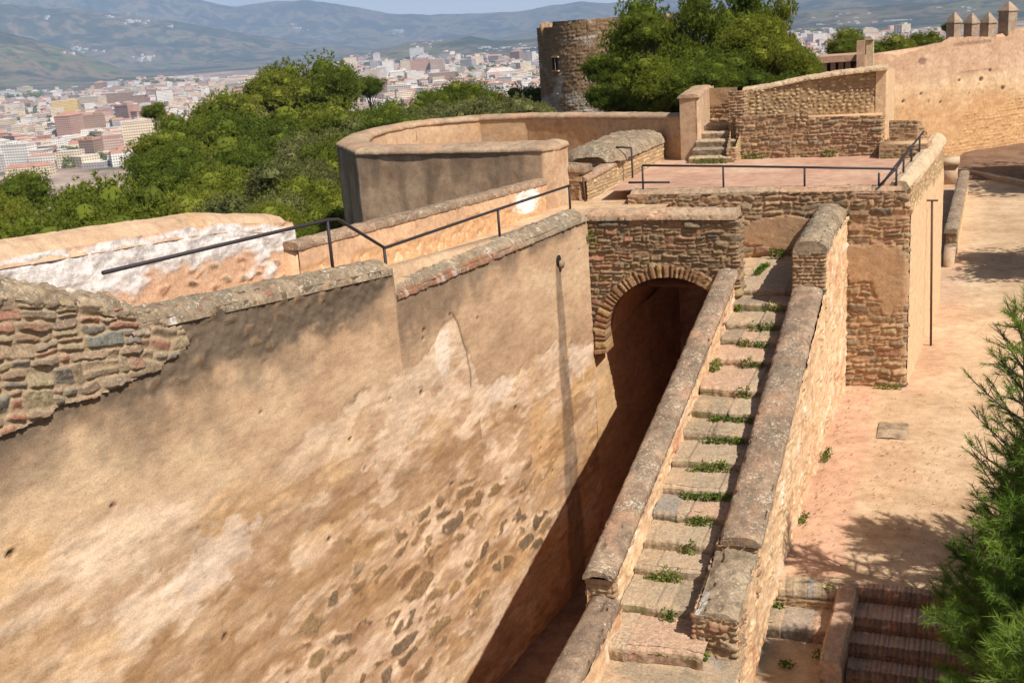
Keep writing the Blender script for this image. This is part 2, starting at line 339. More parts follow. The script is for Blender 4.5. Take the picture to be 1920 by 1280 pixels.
def courses(U, V, ch=(.09, .15), sw=(.16, .42), seed=0, warp=.025, gap=.012, rnd_r=.03, bev=.02):
    rs = np.random.RandomState(seed)
    Uw = U + fbm(U * 2.1, V * 2.1, seed + .5, 3) * warp * 2.2
    Vw = V + fbm(U * 1.1, V * 1.6, seed + 7.5, 4) * warp * 2 + fbm(U * 4, V * 4, seed + 3.1, 2) * warp * .5
    lo, hi = Vw.min() - 1, Vw.max() + 1
    e = lo + np.cumsum(rs.uniform(ch[0], ch[1], int((hi - lo) / ch[0]) + 4))
    ci = np.searchsorted(e, Vw); ci = np.clip(ci, 1, len(e) - 1); v0, v1 = e[ci - 1], e[ci]
    du = np.zeros_like(U); sid = np.zeros(U.shape, int)
    for c in np.unique(ci):
        m_ = ci == c; uu = Uw[m_]
        eu = uu.min() - 1 + np.cumsum(rs.uniform(sw[0], sw[1], int((np.ptp(uu) + 2) / sw[0]) + 4))
        si = np.clip(np.searchsorted(eu, uu), 1, len(eu) - 1)
        du[m_] = np.minimum(uu - eu[si - 1], eu[si] - uu); sid[m_] = si
    hv = v1 - v0; sp = (hsh(sid, ci, seed + 21) > .55) & (hv > ch[0] * 1.35); fs = v0 + hv * (.38 + .24 * hsh(sid, ci, seed + 23))
    upq = sp & (Vw > fs); v0 = np.where(upq, fs, v0); v1 = np.where(sp & ~upq, fs, v1); sid = sid * 2 + upq; 
    dv = np.minimum(Vw - v0, v1 - Vw)
    r = rnd_r; dx = np.maximum(r - du, 0); dy = np.maximum(r - dv, 0)
    d = np.where((dx > 0) & (dy > 0), r - np.hypot(dx, dy), np.minimum(du, dv))
    rr = hsh(sid, ci, seed + 1); r2 = hsh(sid, ci, seed + 9)
    d = d - gap * (.5 + r2) + fbm(U * 13, V * 13, seed + 40, 2) * .012
    TILT[0] = (hsh(sid, ci, seed + 31) - .5) * (Vw - (v0 + v1) / 2) * 1.3 + (hsh(sid, ci, seed + 33) - .5) * .4 * (du - .06)
    return d, rr, r2, sst(0, bev, d)
def rubble(U, V, sx=.3, sy=.16, seed=0, gap=.015, bev=.02):
    x = U / sx + fbm(U * 3, V * 3, seed + .3, 2) * .35; y = V / sy + fbm(U * 3, V * 3, seed + 8.3, 2) * .35
    xi, yi = np.floor(x).astype(int), np.floor(y).astype(int)
    f1 = np.full(U.shape, 9.); f2 = np.full(U.shape, 9.); rr = np.zeros(U.shape); r2 = np.zeros(U.shape)
    for a in (-1, 0, 1):
        for b in (-1, 0, 1):
            cx, cy = xi + a, yi + b
            px = cx + .15 + .7 * hsh(cx, cy, seed + .1); py = cy + .15 + .7 * hsh(cx, cy, seed + 4.7)
            d = np.hypot(x - px, y - py)
            n1 = d < f1
            f2 = np.where(n1, f1, np.minimum(f2, d)); rr = np.where(n1, hsh(cx, cy, seed + 2.2), rr); r2 = np.where(n1, hsh(cx, cy, seed + 6.2), r2)
            f1 = np.where(n1, d, f1)
    d = (f2 - f1) * .5 * min(sx, sy) - gap * (.5 + r2) + fbm(U * 13, V * 13, seed + 40, 2) * .012
    TILT[0] = (rr - .5) * (f1 - .3) * sy * .5
    return d, rr, r2, sst(0, bev, d)
def stone_h(st, d, rr, r2, U, V, prot=.035, rough=.012, seed=0):
    """height field of a stone face"""
    return st * prot * .8 * (.35 + 1.0 * r2) + st * np.clip(TILT[0], -.03, .03) + st * fbm(U * 22, V * 22, seed + 3, 2) * .008 + fbm(U * 9, V * 9, seed + 2, 3) * rough * (.4 + st)
def masonry(mb, path, zb, zt, res=.025, kind='c', seed=0, prot=.035, flip=False, mask=None, mi=0, extra=None, tilt=0., rough=.012, under=None, **kw):
    P, U, Z = face_grid(path, zb, zt, res)
    V = Z + tilt * U
    d, rr, r2, st = (courses if kind == 'c' else rubble)(U, V, seed=seed, **kw)
    h = stone_h(st, d, rr, r2, U, V, prot, rough, seed)
    at = {'rnd': rr, 'mort': 1 - st, 'stone': np.ones_like(U)}
    if under is not None:                       # plaster patches lying over the stone
        pm = under(U, Z); ph = prot * .9 + fbm(U * 3, Z * 3, seed + 5, 4) * .02
        h = h * (1 - pm) + ph * pm; at['plast'] = pm; at['mort'] = at['mort'] * (1 - pm)
    if extra: at.update(extra(U, Z, st))
    P = P + norms(P, flip) * h[..., None]
    keep = None
    if mask is not None:
        kc = mask(U, Z); keep = kc[:-1, :-1] & kc[1:, 1:] & kc[1:, :-1] & kc[:-1, 1:]
    mb.grid(P, at, keep, mi, flip)
    return P
def plaster(mb, path, zb, zt, res=.04, seed=0, amp=.02, fr=1.2, flip=False, extra=None, mi=0, mask=None):
    P, U, Z = face_grid(path, zb, zt, res)
    h = fbm(U * fr, Z * fr, seed + .7, 5) * amp
    at = extra(U, Z) if extra else {}
    if 'h' in at: h = h + at.pop('h')
    P = P + norms(P, flip) * h[..., None]
    keep = None
    if mask is not None:
        kc = mask(U, Z); keep = kc[:-1, :-1] & kc[1:, 1:] & kc[1:, :-1] & kc[:-1, 1:]
    mb.grid(P, at, keep, mi, flip)
def sweep(mb, path, prof, res=.03, amp=.015, fr=3., seed=0, extra=None, mi=0, caps=True, pr=.03, lump=0.):
    """path: 3d points; prof: open list of (side, up); side is to the right of the walking direction"""
    u, p = polypath(path, res)
    t = np.gradient(p[:, :2], u, axis=0); t /= np.maximum(np.linalg.norm(t, axis=1), 1e-9)[:, None]
    side = np.stack([t[:, 1], -t[:, 0]], 1)
    s_, q = polypath(prof, pr)
    P = np.zeros((len(u), len(s_), 3))
    P[..., :2] = p[:, None, :2] + side[:, None] * q[None, :, 0:1]
    P[..., 2] = p[:, None, 2] + q[None, :, 1]
    U = np.repeat(u[:, None], len(s_), 1); S = np.repeat(s_[None], len(u), 0)
    h = fbm(P[..., 0] * fr, P[..., 1] * fr, P[..., 2] * fr + seed, 5) * amp
    if lump: h = h + np.abs(fbm(P[..., 0] * 9, P[..., 1] * 9, P[..., 2] * 9 + seed, 2)) * lump
    ju = np.cumsum(np.random.RandomState(int(seed) + 300).uniform(.5, 1.6, 60)); jd = np.min(np.abs(U[..., None] + fbm(S * 6, U * 2, seed, 3)[..., None] * .06 - ju), -1)
    h = h - sst(.022, .004, jd) * .022 * (fbm(U * 3, S * 3, seed + 4, 2) > -.1) - sst(.28, .42, fbm(P[..., 0] * 3.1, P[..., 1] * 3.1, P[..., 2] * 3.1 + seed + 6, 4)) * .03
    N = norms(P, True)
    P = P + N * h[..., None] * (-1 if True else 1) * -1
    at = extra(U, S, P) if extra else {}
    mb.grid(P, at, None, mi, True)
    if caps:
        for e in (0, -1):
            R = P[e]; ctr = R.mean(0); n = len(R)
            T = [(i, i + 1, n) if e == 0 else (i + 1, i, n) for i in range(n - 1)] + ([(n - 1, 0, n)] if e == 0 else [(0, n - 1, n)])
            mb.add(np.vstack([R, ctr[None]]), None, T, mi=mi, attrs={k_: np.append(v[e], v[e].mean()) for k_, v in at.items()})
def arc_prof(w, h, n=9, skirt=.06, side0=0.):
    """rounded coping profile from left side to right side"""
    r = [(side0 - w / 2, -skirt)] + [(side0 - w / 2 * math.cos(math.pi * i / n), h * max(0, math.sin(math.pi * i / n)) ** .7) for i in range(n + 1)] + [(side0 + w / 2, -skirt)]
    return r
def flat_grid(mb, x0, x1, y0, y1, z, res, amp=.01, fr=1.5, seed=0, extra=None, mi=0, zf=None):
    nx = max(2, int((x1 - x0) / res)); ny = max(2, int((y1 - y0) / res))
    X, Y = np.meshgrid(np.linspace(x0, x1, nx), np.linspace(y0, y1, ny), indexing='ij')
    Zz = (zf(X, Y) if zf else np.full(X.shape, float(z))) + fbm(X * fr, Y * fr, seed, 4) * amp
    at = extra(X, Y) if extra else {}
    if 'h' in at: Zz = Zz + at.pop('h')
    mb.grid(np.stack([X, Y, Zz], -1), at, None, mi)
def poly_ramp(pts):
    xs, ys = zip(*pts); return lambda u: np.interp(u, xs, ys)
def blob(U, V, cx, cy, rx, ry, seed=0, rag=.35, soft=.25):
    """ragged patch mask"""
    d = np.hypot((U - cx) / rx, (V - cy) / ry) + fbm(U * 2.5 / max(rx, .3), V * 2.5 / max(ry, .3), seed + .9, 4) * rag * 1.6
    return 1 - sst(1 - soft, 1 + soft * .2, d)

# ================================================================== LARGE STRUCTURE
# ------------------------------------------------------------------ rampart wall (left)
def MX(Y, off=0.): return -3.3 + .104 * (np.asarray(Y, float) - 10.4) + off * .9946
def mline(y0, y1, off=0., n=2): return [(float(MX(y, off)), float(y)) for y in np.linspace(y0, y1, n)]
ZT = poly_ramp([(-8, 6.5), (-2.85, 5.97), (2.6, 5.42), (2.62, 5.0), (10.4, 4.88)])
rw = thing('rampart_wall', 'long tall plastered rampart wall with stained peeling face on the passage', 'wall', (-4.2, 3, -3.45))
Y0 = -7.5
BRK = ([-7.5, -5.1, -4.1, -3.2, -1, .3, 1.6, 2.85, 3.46, 3.88, 4.34, 4.8, 5.03, 5.9, 7.1, 8.5, 10.4], [4.2, 4.16, 3.97, 3.85, 3.31, 3.55, 3.67, 3.67, 3.77, 4.12, 4.1, 3.37, 2.67, 2.56, 2.47, 2.52, 1.9])
SL = np.hypot(1, .104)
def wall_extra(U, Z):
    Y = Y0 + U / SL
    n = fbm(Y * 1.1, Z * 1.8, 3.1, 5)
    zb = np.interp(Y, *BRK)
    edge = Z - zb + n * .3 + fbm(Y * 4, Z * 4, 9.4, 3) * .14
    sw_ = np.interp(Y, [-7, -1, 1, 5, 8, 10], [.2, .16, .06, .02, .03, .12]); pl = sst(0, 1, edge / (2 * sw_) + .5)                                   # sound plaster above the break
    low = 1 - pl
    strata = fbm(Y * .8, Z * 2.6 , 1.7, 6); strata2 = fbm(Y * 1.6, Z * 5, 12.7, 5)
    top = np.interp(Y, [-8, -2.85, 2.6, 2.62, 10.4], [6.5, 5.97, 5.42, 5.0, 4.88])
    dt = top - Z
    streak = fbm(Y * 2.0, Z * .8, 5.5, 5); ragg = fbm(Y * 1.4, Z * 1.4, 6.5, 5)
    depth = np.interp(Y, [-8, -3, 0, 2.4, 2.7, 4, 6, 8, 10.4], [1.75, 1.5, 1.15, .85, 1.05, .8, .5, .4, .2])
    dark = (1 - sst(.3, 1.25, dt / depth + streak * .7 + ragg * 1.1)) * sst(-.5, .4, ragg + streak + .5)
    mud = (1 - sst(.75, 1.05, dt / np.interp(Y, [-8, -2.85, 1.2, 2.3, 2.6], [1.0, .95, .75, .4, .01]) + ragg * .5))
    # rubble showing in the lower right part of the face
    d, rr, r2, st = rubble(U + .3 * Z + fbm(U * .5, Z * .5, 6, 2) * .5, Z + fbm(U * .5, Z * .5, 16, 2) * .2, .74, .33, 5, .012, .035)
    zone = sst(-.1, .35, 1.0 - .03 * (Y - 2) ** 2 * (Y > 2) - Z + n * .9 + np.interp(Y, [-7, -1, 3, 7, 9], [-.6, .05, .45, .0, -1.8])) * low
    show = (hsh(np.round(rr * 997), 3.) > .3) * zone * sst(-2.2, -1.3, Z + n)
    few = (hsh(np.round(rr * 991), 5.) > .92) * low * sst(.2, .35, np.abs(n))
    sm = sst(.0, .03, d - .02 + fbm(Y * 5, Z * 7, 71.3, 4) * .06) * np.clip(show + few * .7, 0, 1) * sst(-.22, -.06, fbm(Y * 1.6, Z * 2.4, 81.3, 5) + .08)
    d2, q1, q2, st2 = rubble(U, Z, .34, .19, 15, .02, .03)
    top_st = st2 * mud * (q2 > np.interp(Y, [-3, 0, 2], [.35, .6, .8]))
    stone = np.clip(sm + top_st, 0, 1)
    rnd = np.where(top_st > sm, q1, rr)
    cream = low * (1 - sm) * (.6 + .4 * sst(-.1, .3, strata2)) * sst(-.06, .05, strata + strata2 * .3 + .3 * (1 - sst(0, 1.2, zb - Z)) - .03)
    white = low * (1 - sm) * .85 * np.clip(blob(Y, Z, 3.9, 3.65, .28, .5, 2) + blob(Y, Z, 9.6, 1.9, .8, .6, 3, .6) * .8 + blob(Y, Z, -2.2, 2.6, .9, .4, 4, .8) * .6 + blob(Y, Z, 5.9, 2.3, .8, .25, 8, .7) * .8, 0, 1)
    brown = low * (1 - sm * .9) * (1 - .75 * sst(.08, .2, fbm(Y * 1.3, Z * 3.4, 61.3, 5))) * (.7 + .3 * sst(-.2, .25, strata2)) * sst(.0, .13, strata2 * .22 + fbm(Y * .38 + .25 * Z, Z * 1.15, 21.3, 6) + .22 * np.exp(-((Z - 1.2 - .12 * Y) / .9) ** 2) * (Y < 5)) * sst(4.0, 2.2, Z)
    ochre = low * (1 - sm) * sst(-.1, .3, fbm(Y * .5, Z * .9, 31.3, 4) + .25 * (Y > 7) - .1)
    holes = np.zeros_like(U)
    for (cy, cz, r) in ((2.2, 3.35, .045), (3.1, 3.15, .05), (1.0, 3.1, .04), (6.4, 1.75, .05), (-.9, 4.2, .035), (-5.0, 4.05, .05), (-3.6, 4.0, .05), (5.2, 3.9, .035), (9.9, 4.2, .03), (1.3, 2.5, .04), (.2, 1.8, .05), (-2.2, 1.5, .05), (3.8, 1.2, .06), (6, -.5, .06), (7.4, .5, .05), (7.9, -.2, .05), (3.35, 4.18, .05), (3.3, 4.05, .03), (4.25, 4.22, .04)):
        q = np.hypot((Y - cy) / 1.5, Z - cz) / (r * .75) + fbm(Y * 9, Z * 9, 1.5, 2) * .5
        holes = np.maximum(holes, 1 - sst(.6, 1.1, q + n * .5))
    pock = .6 * low * (fbm(Y * 6, Z * 8, 44.4, 3) > .44) * (fbm(Y * 1.2, Z * 1.2, 4.4, 2) > -.05)
    crack = .55 * np.exp(-(edge / .014) ** 2) * sst(-.05, .3, fbm(Y * 1.5, Z * 1.5, 7.7, 2)) * (Y > .8)
    ym = np.interp(Z, [3.4, 4.4], [4.75, 4.25])                  # the steep crack beside the lost patch
    crack = np.maximum(crack, np.exp(-((Y - ym + n * .1) / .018) ** 2) * (Z > 2.7) * (Z < 4.25))
    yc = np.interp(Z, [-2, 1.7, 3.9], [8.85, 8.77, 8.76]); wd = np.interp(Z, [-2, 1.7, 3.9], [.45, .24, .16])
    drain = (1 - sst(.75, 1.1, np.abs(Y - yc) / wd + fbm(Y * 4, Z * 1.3, 2.2, 3) * .25)) * (Z < 4.15)
    dark = np.clip(np.maximum(dark * .95, drain * (.85 + .3 * fbm(Y * 6, Z * 2, 3.3, 2))), 0, 1)
    spots = (fbm(Y * 2.1, Z * 2.1, 55.5, 2) > .47) * pl
    h = pl * .010 + low * (strata * .02 + strata2 * .012 + fbm(Y * 5, Z * 9, 8.8, 3) * .009) + sm * .02 + top_st * .022 * (Y > -2.9) + mud * (fbm(Y * 7, Z * 7, 1.1, 3) * .04) * (Y > -2.9) - holes * .05 - pock * .012 + (1 - pl) * 0 - crack * .015 + fbm(Y * .7, Z * .7, 2.9, 3) * .04
    return dict(stone=stone, rnd=rnd, mort=1 - np.clip(stone * 1.2, 0, 1), cream=cream, white=white, brown=brown, ochre=ochre, mud=np.clip(mud - top_st, 0, 1) * .9, dark=dark, crack=np.clip(crack + holes + pock * .6, 0, 1), h=h)
mb = MB()
plaster(mb, mline(Y0, 10.38, 0, 2), -3.5, lambda u: ZT(Y0 + u / SL), .03, amp=.0, extra=wall_extra)
A, B = mline(Y0, 10.38, -.05); Cc, Dd = mline(Y0, 10.38, -.6)
n_ = 12; ys = np.linspace(Y0, 10.38, n_)
ring = [(float(MX(y, -.12)), y) for y in ys] + [(float(MX(y, -.62)), y) for y in ys[::-1]]
zt = [float(ZT(y)) - .06 for y in ys]
mb.prism(ring, -3.5, zt + zt[::-1])
mb.build('plaster_face', M['wall'], rw)
def capx(seed):
    def f(U, S, P):
        n = fbm(P[..., 0] * 2, P[..., 1] * 2, P[..., 2] * 2 + seed, 4)
        d, rr, r2, st = rubble(U, S, .17, .12, seed, .01, .02)
        sh = st * (hsh(np.round(rr * 883), 2.) > .62)
        return dict(stone=sh, rnd=rr, mort=1 - sh, white=sst(.25, .4, fbm(P[..., 0] * 4, P[..., 1] * 4, seed, 3)) * .8)
    return f
# coping, higher stretch then the lower stretch beyond the step
def mpath(y0, y1, off, dz): 
    return [(float(MX(y, off)), float(y), float(ZT(y)) + dz) for y in np.linspace(y0, y1, 30)]
mb = MB(); sweep(mb, mpath(-2.8, 2.58, -.27, 0), [(-.3, -.5), (-.3, .0), (-.2, .1), (0, .14), (.18, .1), (.29, -.02), (.3, -.1)], .025, .045, 5, 3, capx(3), lump=.03)
mb.build('coping', M['cap'], rw)
mb = MB()
def redlip(U, S, P):
    d = capx(6)(U, S, P); d['stone'] = d['stone'] * .3; d['white'] = d['white'] * .6; d['red'] = sst(.8, .84, S / S.max()) * sst(.35, -.1, U / U.max() - .35 + fbm(U * 2, S * 2, 3, 3) * .4); return d
sweep(mb, mpath(2.66, 10.3, -.24, 0), [(-.28, -.5), (-.28, .02), (-.16, .13), (0, .15), (.16, .08), (.27, -.04), (.285, -.11), (.22, -.14)], .025, .04, 5, 6, redlip, lump=.03)
mb.build('coping', M['cap'], rw)
# thick block of coloured rubble at the near end, standing proud of the plaster
ZB = poly_ramp([(-8, 7.9), (-4.5, 6.72), (-2.85, 6.14)])
mb = MB()
pth = mline(Y0, -2.84, .045) + [(float(MX(-2.84, -.55)), -2.84)]
Lb = math.hypot(pth[1][0] - pth[0][0], pth[1][1] - pth[0][1])
rag = lambda U, Z: Z > 5.33 + fbm(U * 1.3, U * 0, 2., 3) * .12
def bl_extra(U, Z, st): return {}
masonry(mb, pth, 5.0, lambda u: ZB(Y0 + np.minimum(u, Lb) / SL), .022, seed=11, prot=.05, tilt=.16, ch=(.1, .24), sw=(.14, .48), warp=.075, gap=.012, bev=.016, mask=rag, extra=bl_extra, rnd_r=.05)
def fade(U, Z):
    Yq = -2.95 + U / SL
    return (Z > 5.36 + fbm(U * 1.5, 0 * U, 2.7, 3) * .15 + .12 * (Yq + 2.8)) & (Yq < -1.75 - 1.1 * (Z - 5.35) + fbm(U * 3, Z * 3, 8, 3) * .35)
masonry(mb, mline(-2.95, -1.3, .03), 5.1, 5.9, .022, seed=12, prot=.035, tilt=.14, ch=(.1, .22), sw=(.14, .46), warp=.07, gap=.012, bev=.018, mask=fade, rnd_r=.05)
mb.build('rubble_block', M['block'], rw)
mb = MB()
def wcap(U, S, P):
    d = capx(9)(U, S, P); d['white'] = np.clip(sst(.3, .5, 1 - S / S.max() + fbm(U * 2.2, S * 4, 2, 5) * .7), 0, 1); return d
sweep(mb, [(float(MX(y, -.22)), float(y), float(ZB(y))) for y in np.linspace(Y0, -2.86, 20)], [(-.35, -.7), (-.35, .12), (-.25, .2), (0, .16), (.2, .08), (.29, -.02), (.27, -.08)], .025, .1, 3.5, 9, wcap, lump=.07)
mb.build('mortar_cap', M['cap'], rw)
# stone drain spout
mb = MB(); mb.tube([(float(MX(8.78, -.1)), 8.78, 4.2), (float(MX(8.78, .03)), 8.78, 4.2)], [.13, .12], 12); mb.build('drain_hole', M['black'], rw)
mb = MB(); mb.tube([(float(MX(8.84, -.05)), 8.84, 4.12), (float(MX(8.84, .09)), 8.84, 4.1)], [.1, .08], 9); mb.build('drain_spout', M['block'], rw)

mb = MB()
def wz(X, Y): return np.interp(Y, [-8, -2, 3, 13], [5.3, 5.0, 4.62, 4.5])
Yg = np.linspace(-7.5, 13.3, 160); og = np.linspace(-2.9, -.4, 18)
P = np.stack([MX(Yg[:, None], og[None]), np.repeat(Yg[:, None], 18, 1), np.repeat(wz(0, Yg)[:, None], 18, 1)], -1)
P[..., 2] += fbm(P[..., 0], P[..., 1], 2, 3) * .03
mb.grid(P, {}, None, 0, True)
struct(mb.build('walkway', M['ground']))

# ------------------------------------------------------------------ outer parapets along the walkway
op = thing('outer_parapet', 'low outer parapet with white peeling inner face and sloping plaster top', 'wall', (-6.9, 0, 4.6))
ZP = poly_ramp([(-8, 6.95), (-2.2, 6.6), (1.7, 6.32), (3.65, 5.95)])
mb = MB()
pi = [(-7.66, -7.5), (-7.13, -2.22), (-6.72, 1.71), (-6.52, 3.65), (-7.1, 3.72)]
def op_extra(U, Z):
    n = fbm(U * 1.6, Z * 2.2, 4, 5); rel = Z - np.interp(U, [0, 5.3, 9.25, 11.2], [6.9, 6.55, 6.28, 5.9])
    w = sst(.08, -.04, rel + n * .22) * sst(-.5, -.2, rel + .25 + np.interp(U, [0, 6.5, 9, 11.3], [.3, .25, -.02, -.12]) + n * .9)
    d, rr, r2, st = rubble(U, Z, .3, .16, 8, .02, .03)
    sh = st * (rr > .55) * (1 - w)
    return dict(white=w, stone=sh, rnd=rr, mort=1 - sh, dark=sst(.08, .4, fbm(U * 4, Z * 6, 6.6, 5)) * .8 * w, h=w * (.03 + n * .05 + fbm(U * 4, Z * 6, 6.6, 4) * -.05) + sh * .03 + fbm(U * 6, Z * 6, 1.6, 3) * .02)
plaster(mb, pi, 4.4, lambda u: np.interp(u, [0, 5.3, 9.25, 11.2, 11.8], [6.95, 6.6, 6.32, 5.98, 6.08]), .03, extra=op_extra)
mb.prism([(-7.68, -7.5), (-7.17, -2.22), (-6.76, 1.71), (-6.56, 3.6), (-7.1, 3.68), (-7.32, 1.71), (-7.75, -2.22), (-8.25, -7.5)], -6, [6.9, 6.56, 6.28, 5.93, 6.0, 6.4, 6.7, 7.0])
mb.build('inner_face', M['white'], op)
mb = MB()
def sl(U, S, P): return dict(ochre=sst(.1, .4, fbm(P[..., 0], P[..., 1], 3, 4)) * .4, dark=sst(.25, .5, fbm(P[..., 0] * 3, P[..., 1] * 2, 5, 4)) * .5)
sweep(mb, [(-7.9, -7.5, 7.1), (-7.38, -2.22, 6.78), (-7.0, 1.71, 6.47), (-6.8, 3.7, 6.1)], [(-.34, -.5), (-.33, .0), (-.2, .02), (0, -.03), (.26, -.22), (.31, -.3)], .04, .03, 2, 4, sl)
mb.build('sloping_top', M['plaster'], op)

p2 = thing('plastered_parapet', 'long pale plaster parapet falling away in front of the round bastion', 'wall', (-5.7, 8, 4.5))
mb = MB()
def p2_extra(U, Z):
    rel = Z - np.interp(U, [0, 10], [5.6, 5.2]); n = fbm(U * 1.2, Z * 1.4, 14, 5)
    rough = sst(.08, -.08, rel + .42 + n * .5 - .15 * sst(6, 10, U))
    w = blob(U, rel, 8.9, -.33, .75, .32, 3, .35)
    d, rr, r2, st = rubble(U, Z, .28, .15, 18, .02, .03)
    sh = st * (rr > .5) * rough * .8
    return dict(white=w, stone=sh, rnd=rr, mort=1 - sh, ochre=rough * .6 * (1 - w), dark=sst(.1, .4, fbm(U * 3, Z * .4, 7, 4)) * sst(-.5, -.0, rel) * .5, h=-rough * .03 + rough * fbm(U * 5, Z * 6, 2, 4) * .04)
plaster(mb, [(float(MX(3.3, -2.22)), 3.3), (float(MX(13.25, -2.22)), 13.25), (-5.3, 13.3)], 4.3, lambda u: np.interp(u, [0, 10, 11], [5.62, 5.22, 5.2]), .03, extra=p2_extra, amp=.01)
q = [(float(MX(y, -2.26)), y) for y in (3.3, 13.2)] + [(float(MX(y, -2.62)), y) for y in (13.2, 3.3)]
mb.prism(q, -6, [5.58, 5.18, 5.18, 5.58])
k_ = mat_rock  # face material with its own stones
M['p2'] = mat_rock('parapet_plaster', (lin(196, 158, 124), lin(212, 172, 136), lin(222, 186, 148)), LIGHT_ST, lin(206, 166, 122), layers=(('white', lin(244, 238, 232), .95), ('ochre', lin(206, 158, 104), .7), ('dark', lin(130, 110, 90), .7)), bump=.4, nscale=2)
mb.build('plaster_face', M['p2'], p2)
mb = MB(); sweep(mb, [(float(MX(y, -2.42)), y, float(np.interp(y, [3.3, 13.2], [5.62, 5.22]))) for y in np.linspace(3.28, 13.3, 12)], arc_prof(.44, .08), .03, .025, 4, 2, lambda U, S, P: dict(pink=np.full_like(U, .3)), lump=.02)
mb.build('coping', M['pcap'], p2)

# ------------------------------------------------------------------ round bastion
rb = thing('round_bastion', 'round plastered bastion with thick coping and curved far parapet', 'bastion', (-9, 18, 4.5))
OUT = [(-5.06, 14.6), (-5.06, 13.85), (-5.12, 13.62), (-5.36, 13.46), (-6.5, 13.5), (-8.5, 13.65), (-10.5, 13.85), (-10.84, 13.88), (-10.92, 13.96), (-11.8, 15.04), (-12.75, 16.2), (-13.17, 17.27), (-13.6, 18.6), (-13.7, 20.0), (-13.36, 22.08), (-12.5, 22.84), (-11.23, 23.64), (-9.22, 23.56), (-7.09, 22.83), (-5.06, 21.95), (-3.1, 20.85)]
INN = [(-5.75, 14.6), (-5.85, 14.75), (-6.2, 14.85), (-7.75, 14.95), (-9.6, 15.05), (-10.4, 15.15), (-11.2, 15.75), (-12.0, 16.7), (-12.4, 17.6), (-12.9, 18.8), (-13.05, 20.0), (-12.8, 21.7), (-12.2, 22.35), (-11.0, 23.05), (-9.25, 23.0), (-7.25, 22.3), (-5.25, 21.45), (-3.2, 20.35)]
mb = MB()
def rb_extra(U, Z):
    n = fbm(U * .7, Z * .9, 3.3, 5)
    run = fbm(U * 1.6, Z * .25, 6.3, 4)
    return dict(dark=sst(-.12, .3, run + n * .5 + .28 * sst(4.6, 5.8, Z) - .02) * .75 * (U > 1.2), stain=sst(.05, .4, fbm(U * .6, Z * .6, 8, 4)) * .5)
plaster(mb, OUT[::-1], -7, 5.98, .07, seed=4, amp=.04, fr=.9, extra=lambda U, Z: rb_extra(U.max() - U, Z))
mb.build('wall', M['plaster'], rb)
mb = MB()
def rbi(U, Z): 
    return dict(ochre=sst(-.2, .3, fbm(U * .5, Z, 2.3, 4)) * .5, dark=sst(.2, .5, fbm(U * 2, Z * .4, 9, 4)) * .35, stain=sst(.1, .4, fbm(U * .3, Z * .3, 5, 3)) * .4)
plaster(mb, INN, 4.3, 5.98, .06, seed=5, amp=.03, fr=.8, extra=rbi)
mb.build('inner_wall', M['plaster'], rb)
# coping: a thick rounded band between the outlines
mb = MB()
uo, po = polypath(OUT, .05); nn = len(uo); L_ = uo[-1]
ui, pi_ = polypath(INN, .05)
# match inner points to the outer run by fraction along hand-picked pairs
fo = np.interp(np.arange(len(OUT)), np.arange(len(OUT)), [uo[np.argmin(np.hypot(po[:, 0] - p[0], po[:, 1] - p[1]))] for p in OUT])
fi = [ui[np.argmin(np.hypot(pi_[:, 0] - p[0], pi_[:, 1] - p[1]))] for p in INN]
pair = [0, 0, 1, 2, 3, 3.5, 4.6, 5, 5.3, 6.5, 7.2, 8, 9, 10, 11, 12, 13, 14, 15, 16, 17]
fi2 = np.interp(pair, np.arange(len(INN)), fi)
ti = np.interp(uo, fo, fi2)
pin = np.stack([np.interp(ti, ui, pi_[:, 0]), np.interp(ti, ui, pi_[:, 1])], 1)
v = np.linspace(0, 1, 26)
ov = .05
dirv = pin - po; ln = np.linalg.norm(dirv, axis=1)[:, None]; dirv = dirv / ln
vv = -ov + v[None] * (ln + 2 * ov)
P = np.zeros((nn, 28, 3))
P[:, 1:-1, :2] = po[:, None] + dirv[:, None] * vv[..., None]
prof = np.clip(np.sin(np.pi * v), 0, 1) ** .35 * .17
P[:, 1:-1, 2] = 5.95 + prof[None]
P[:, 0, :2] = po + dirv * .02; P[:, 0, 2] = 5.9; P[:, -1, :2] = pin - dirv * .02; P[:, -1, 2] = 5.9
P[..., 2] += fbm(P[..., 0] * 3, P[..., 1] * 3, 2, 5) * .03
mb.grid(P, dict(pink=sst(-.1, .3, fbm(P[..., 0], P[..., 1], 6, 4))), None, 0, False)
M['rbcap'] = mat_rock('bastion_coping', (lin(152, 126, 102), lin(174, 146, 118), lin(192, 164, 134)), None, None, layers=(('pink', lin(196, 152, 120), .6),), lichen=.35, speck=.25, bump=.6, nscale=4)
mb.build('coping', M['rbcap'], rb)
mb = MB(); mb.prism([(-5.6, 14.6), (-5.9, 14.9), (-10.6, 15.2), (-12.3, 17.4), (-13, 20), (-12.7, 22), (-11, 23.1), (-9.2, 23), (-5.2, 21.5), (-3.3, 20.3), (-3.3, 17.8), (-4.6, 14.6)], 3.9, 4.42); mb.build('floor', M['ground'], rb)

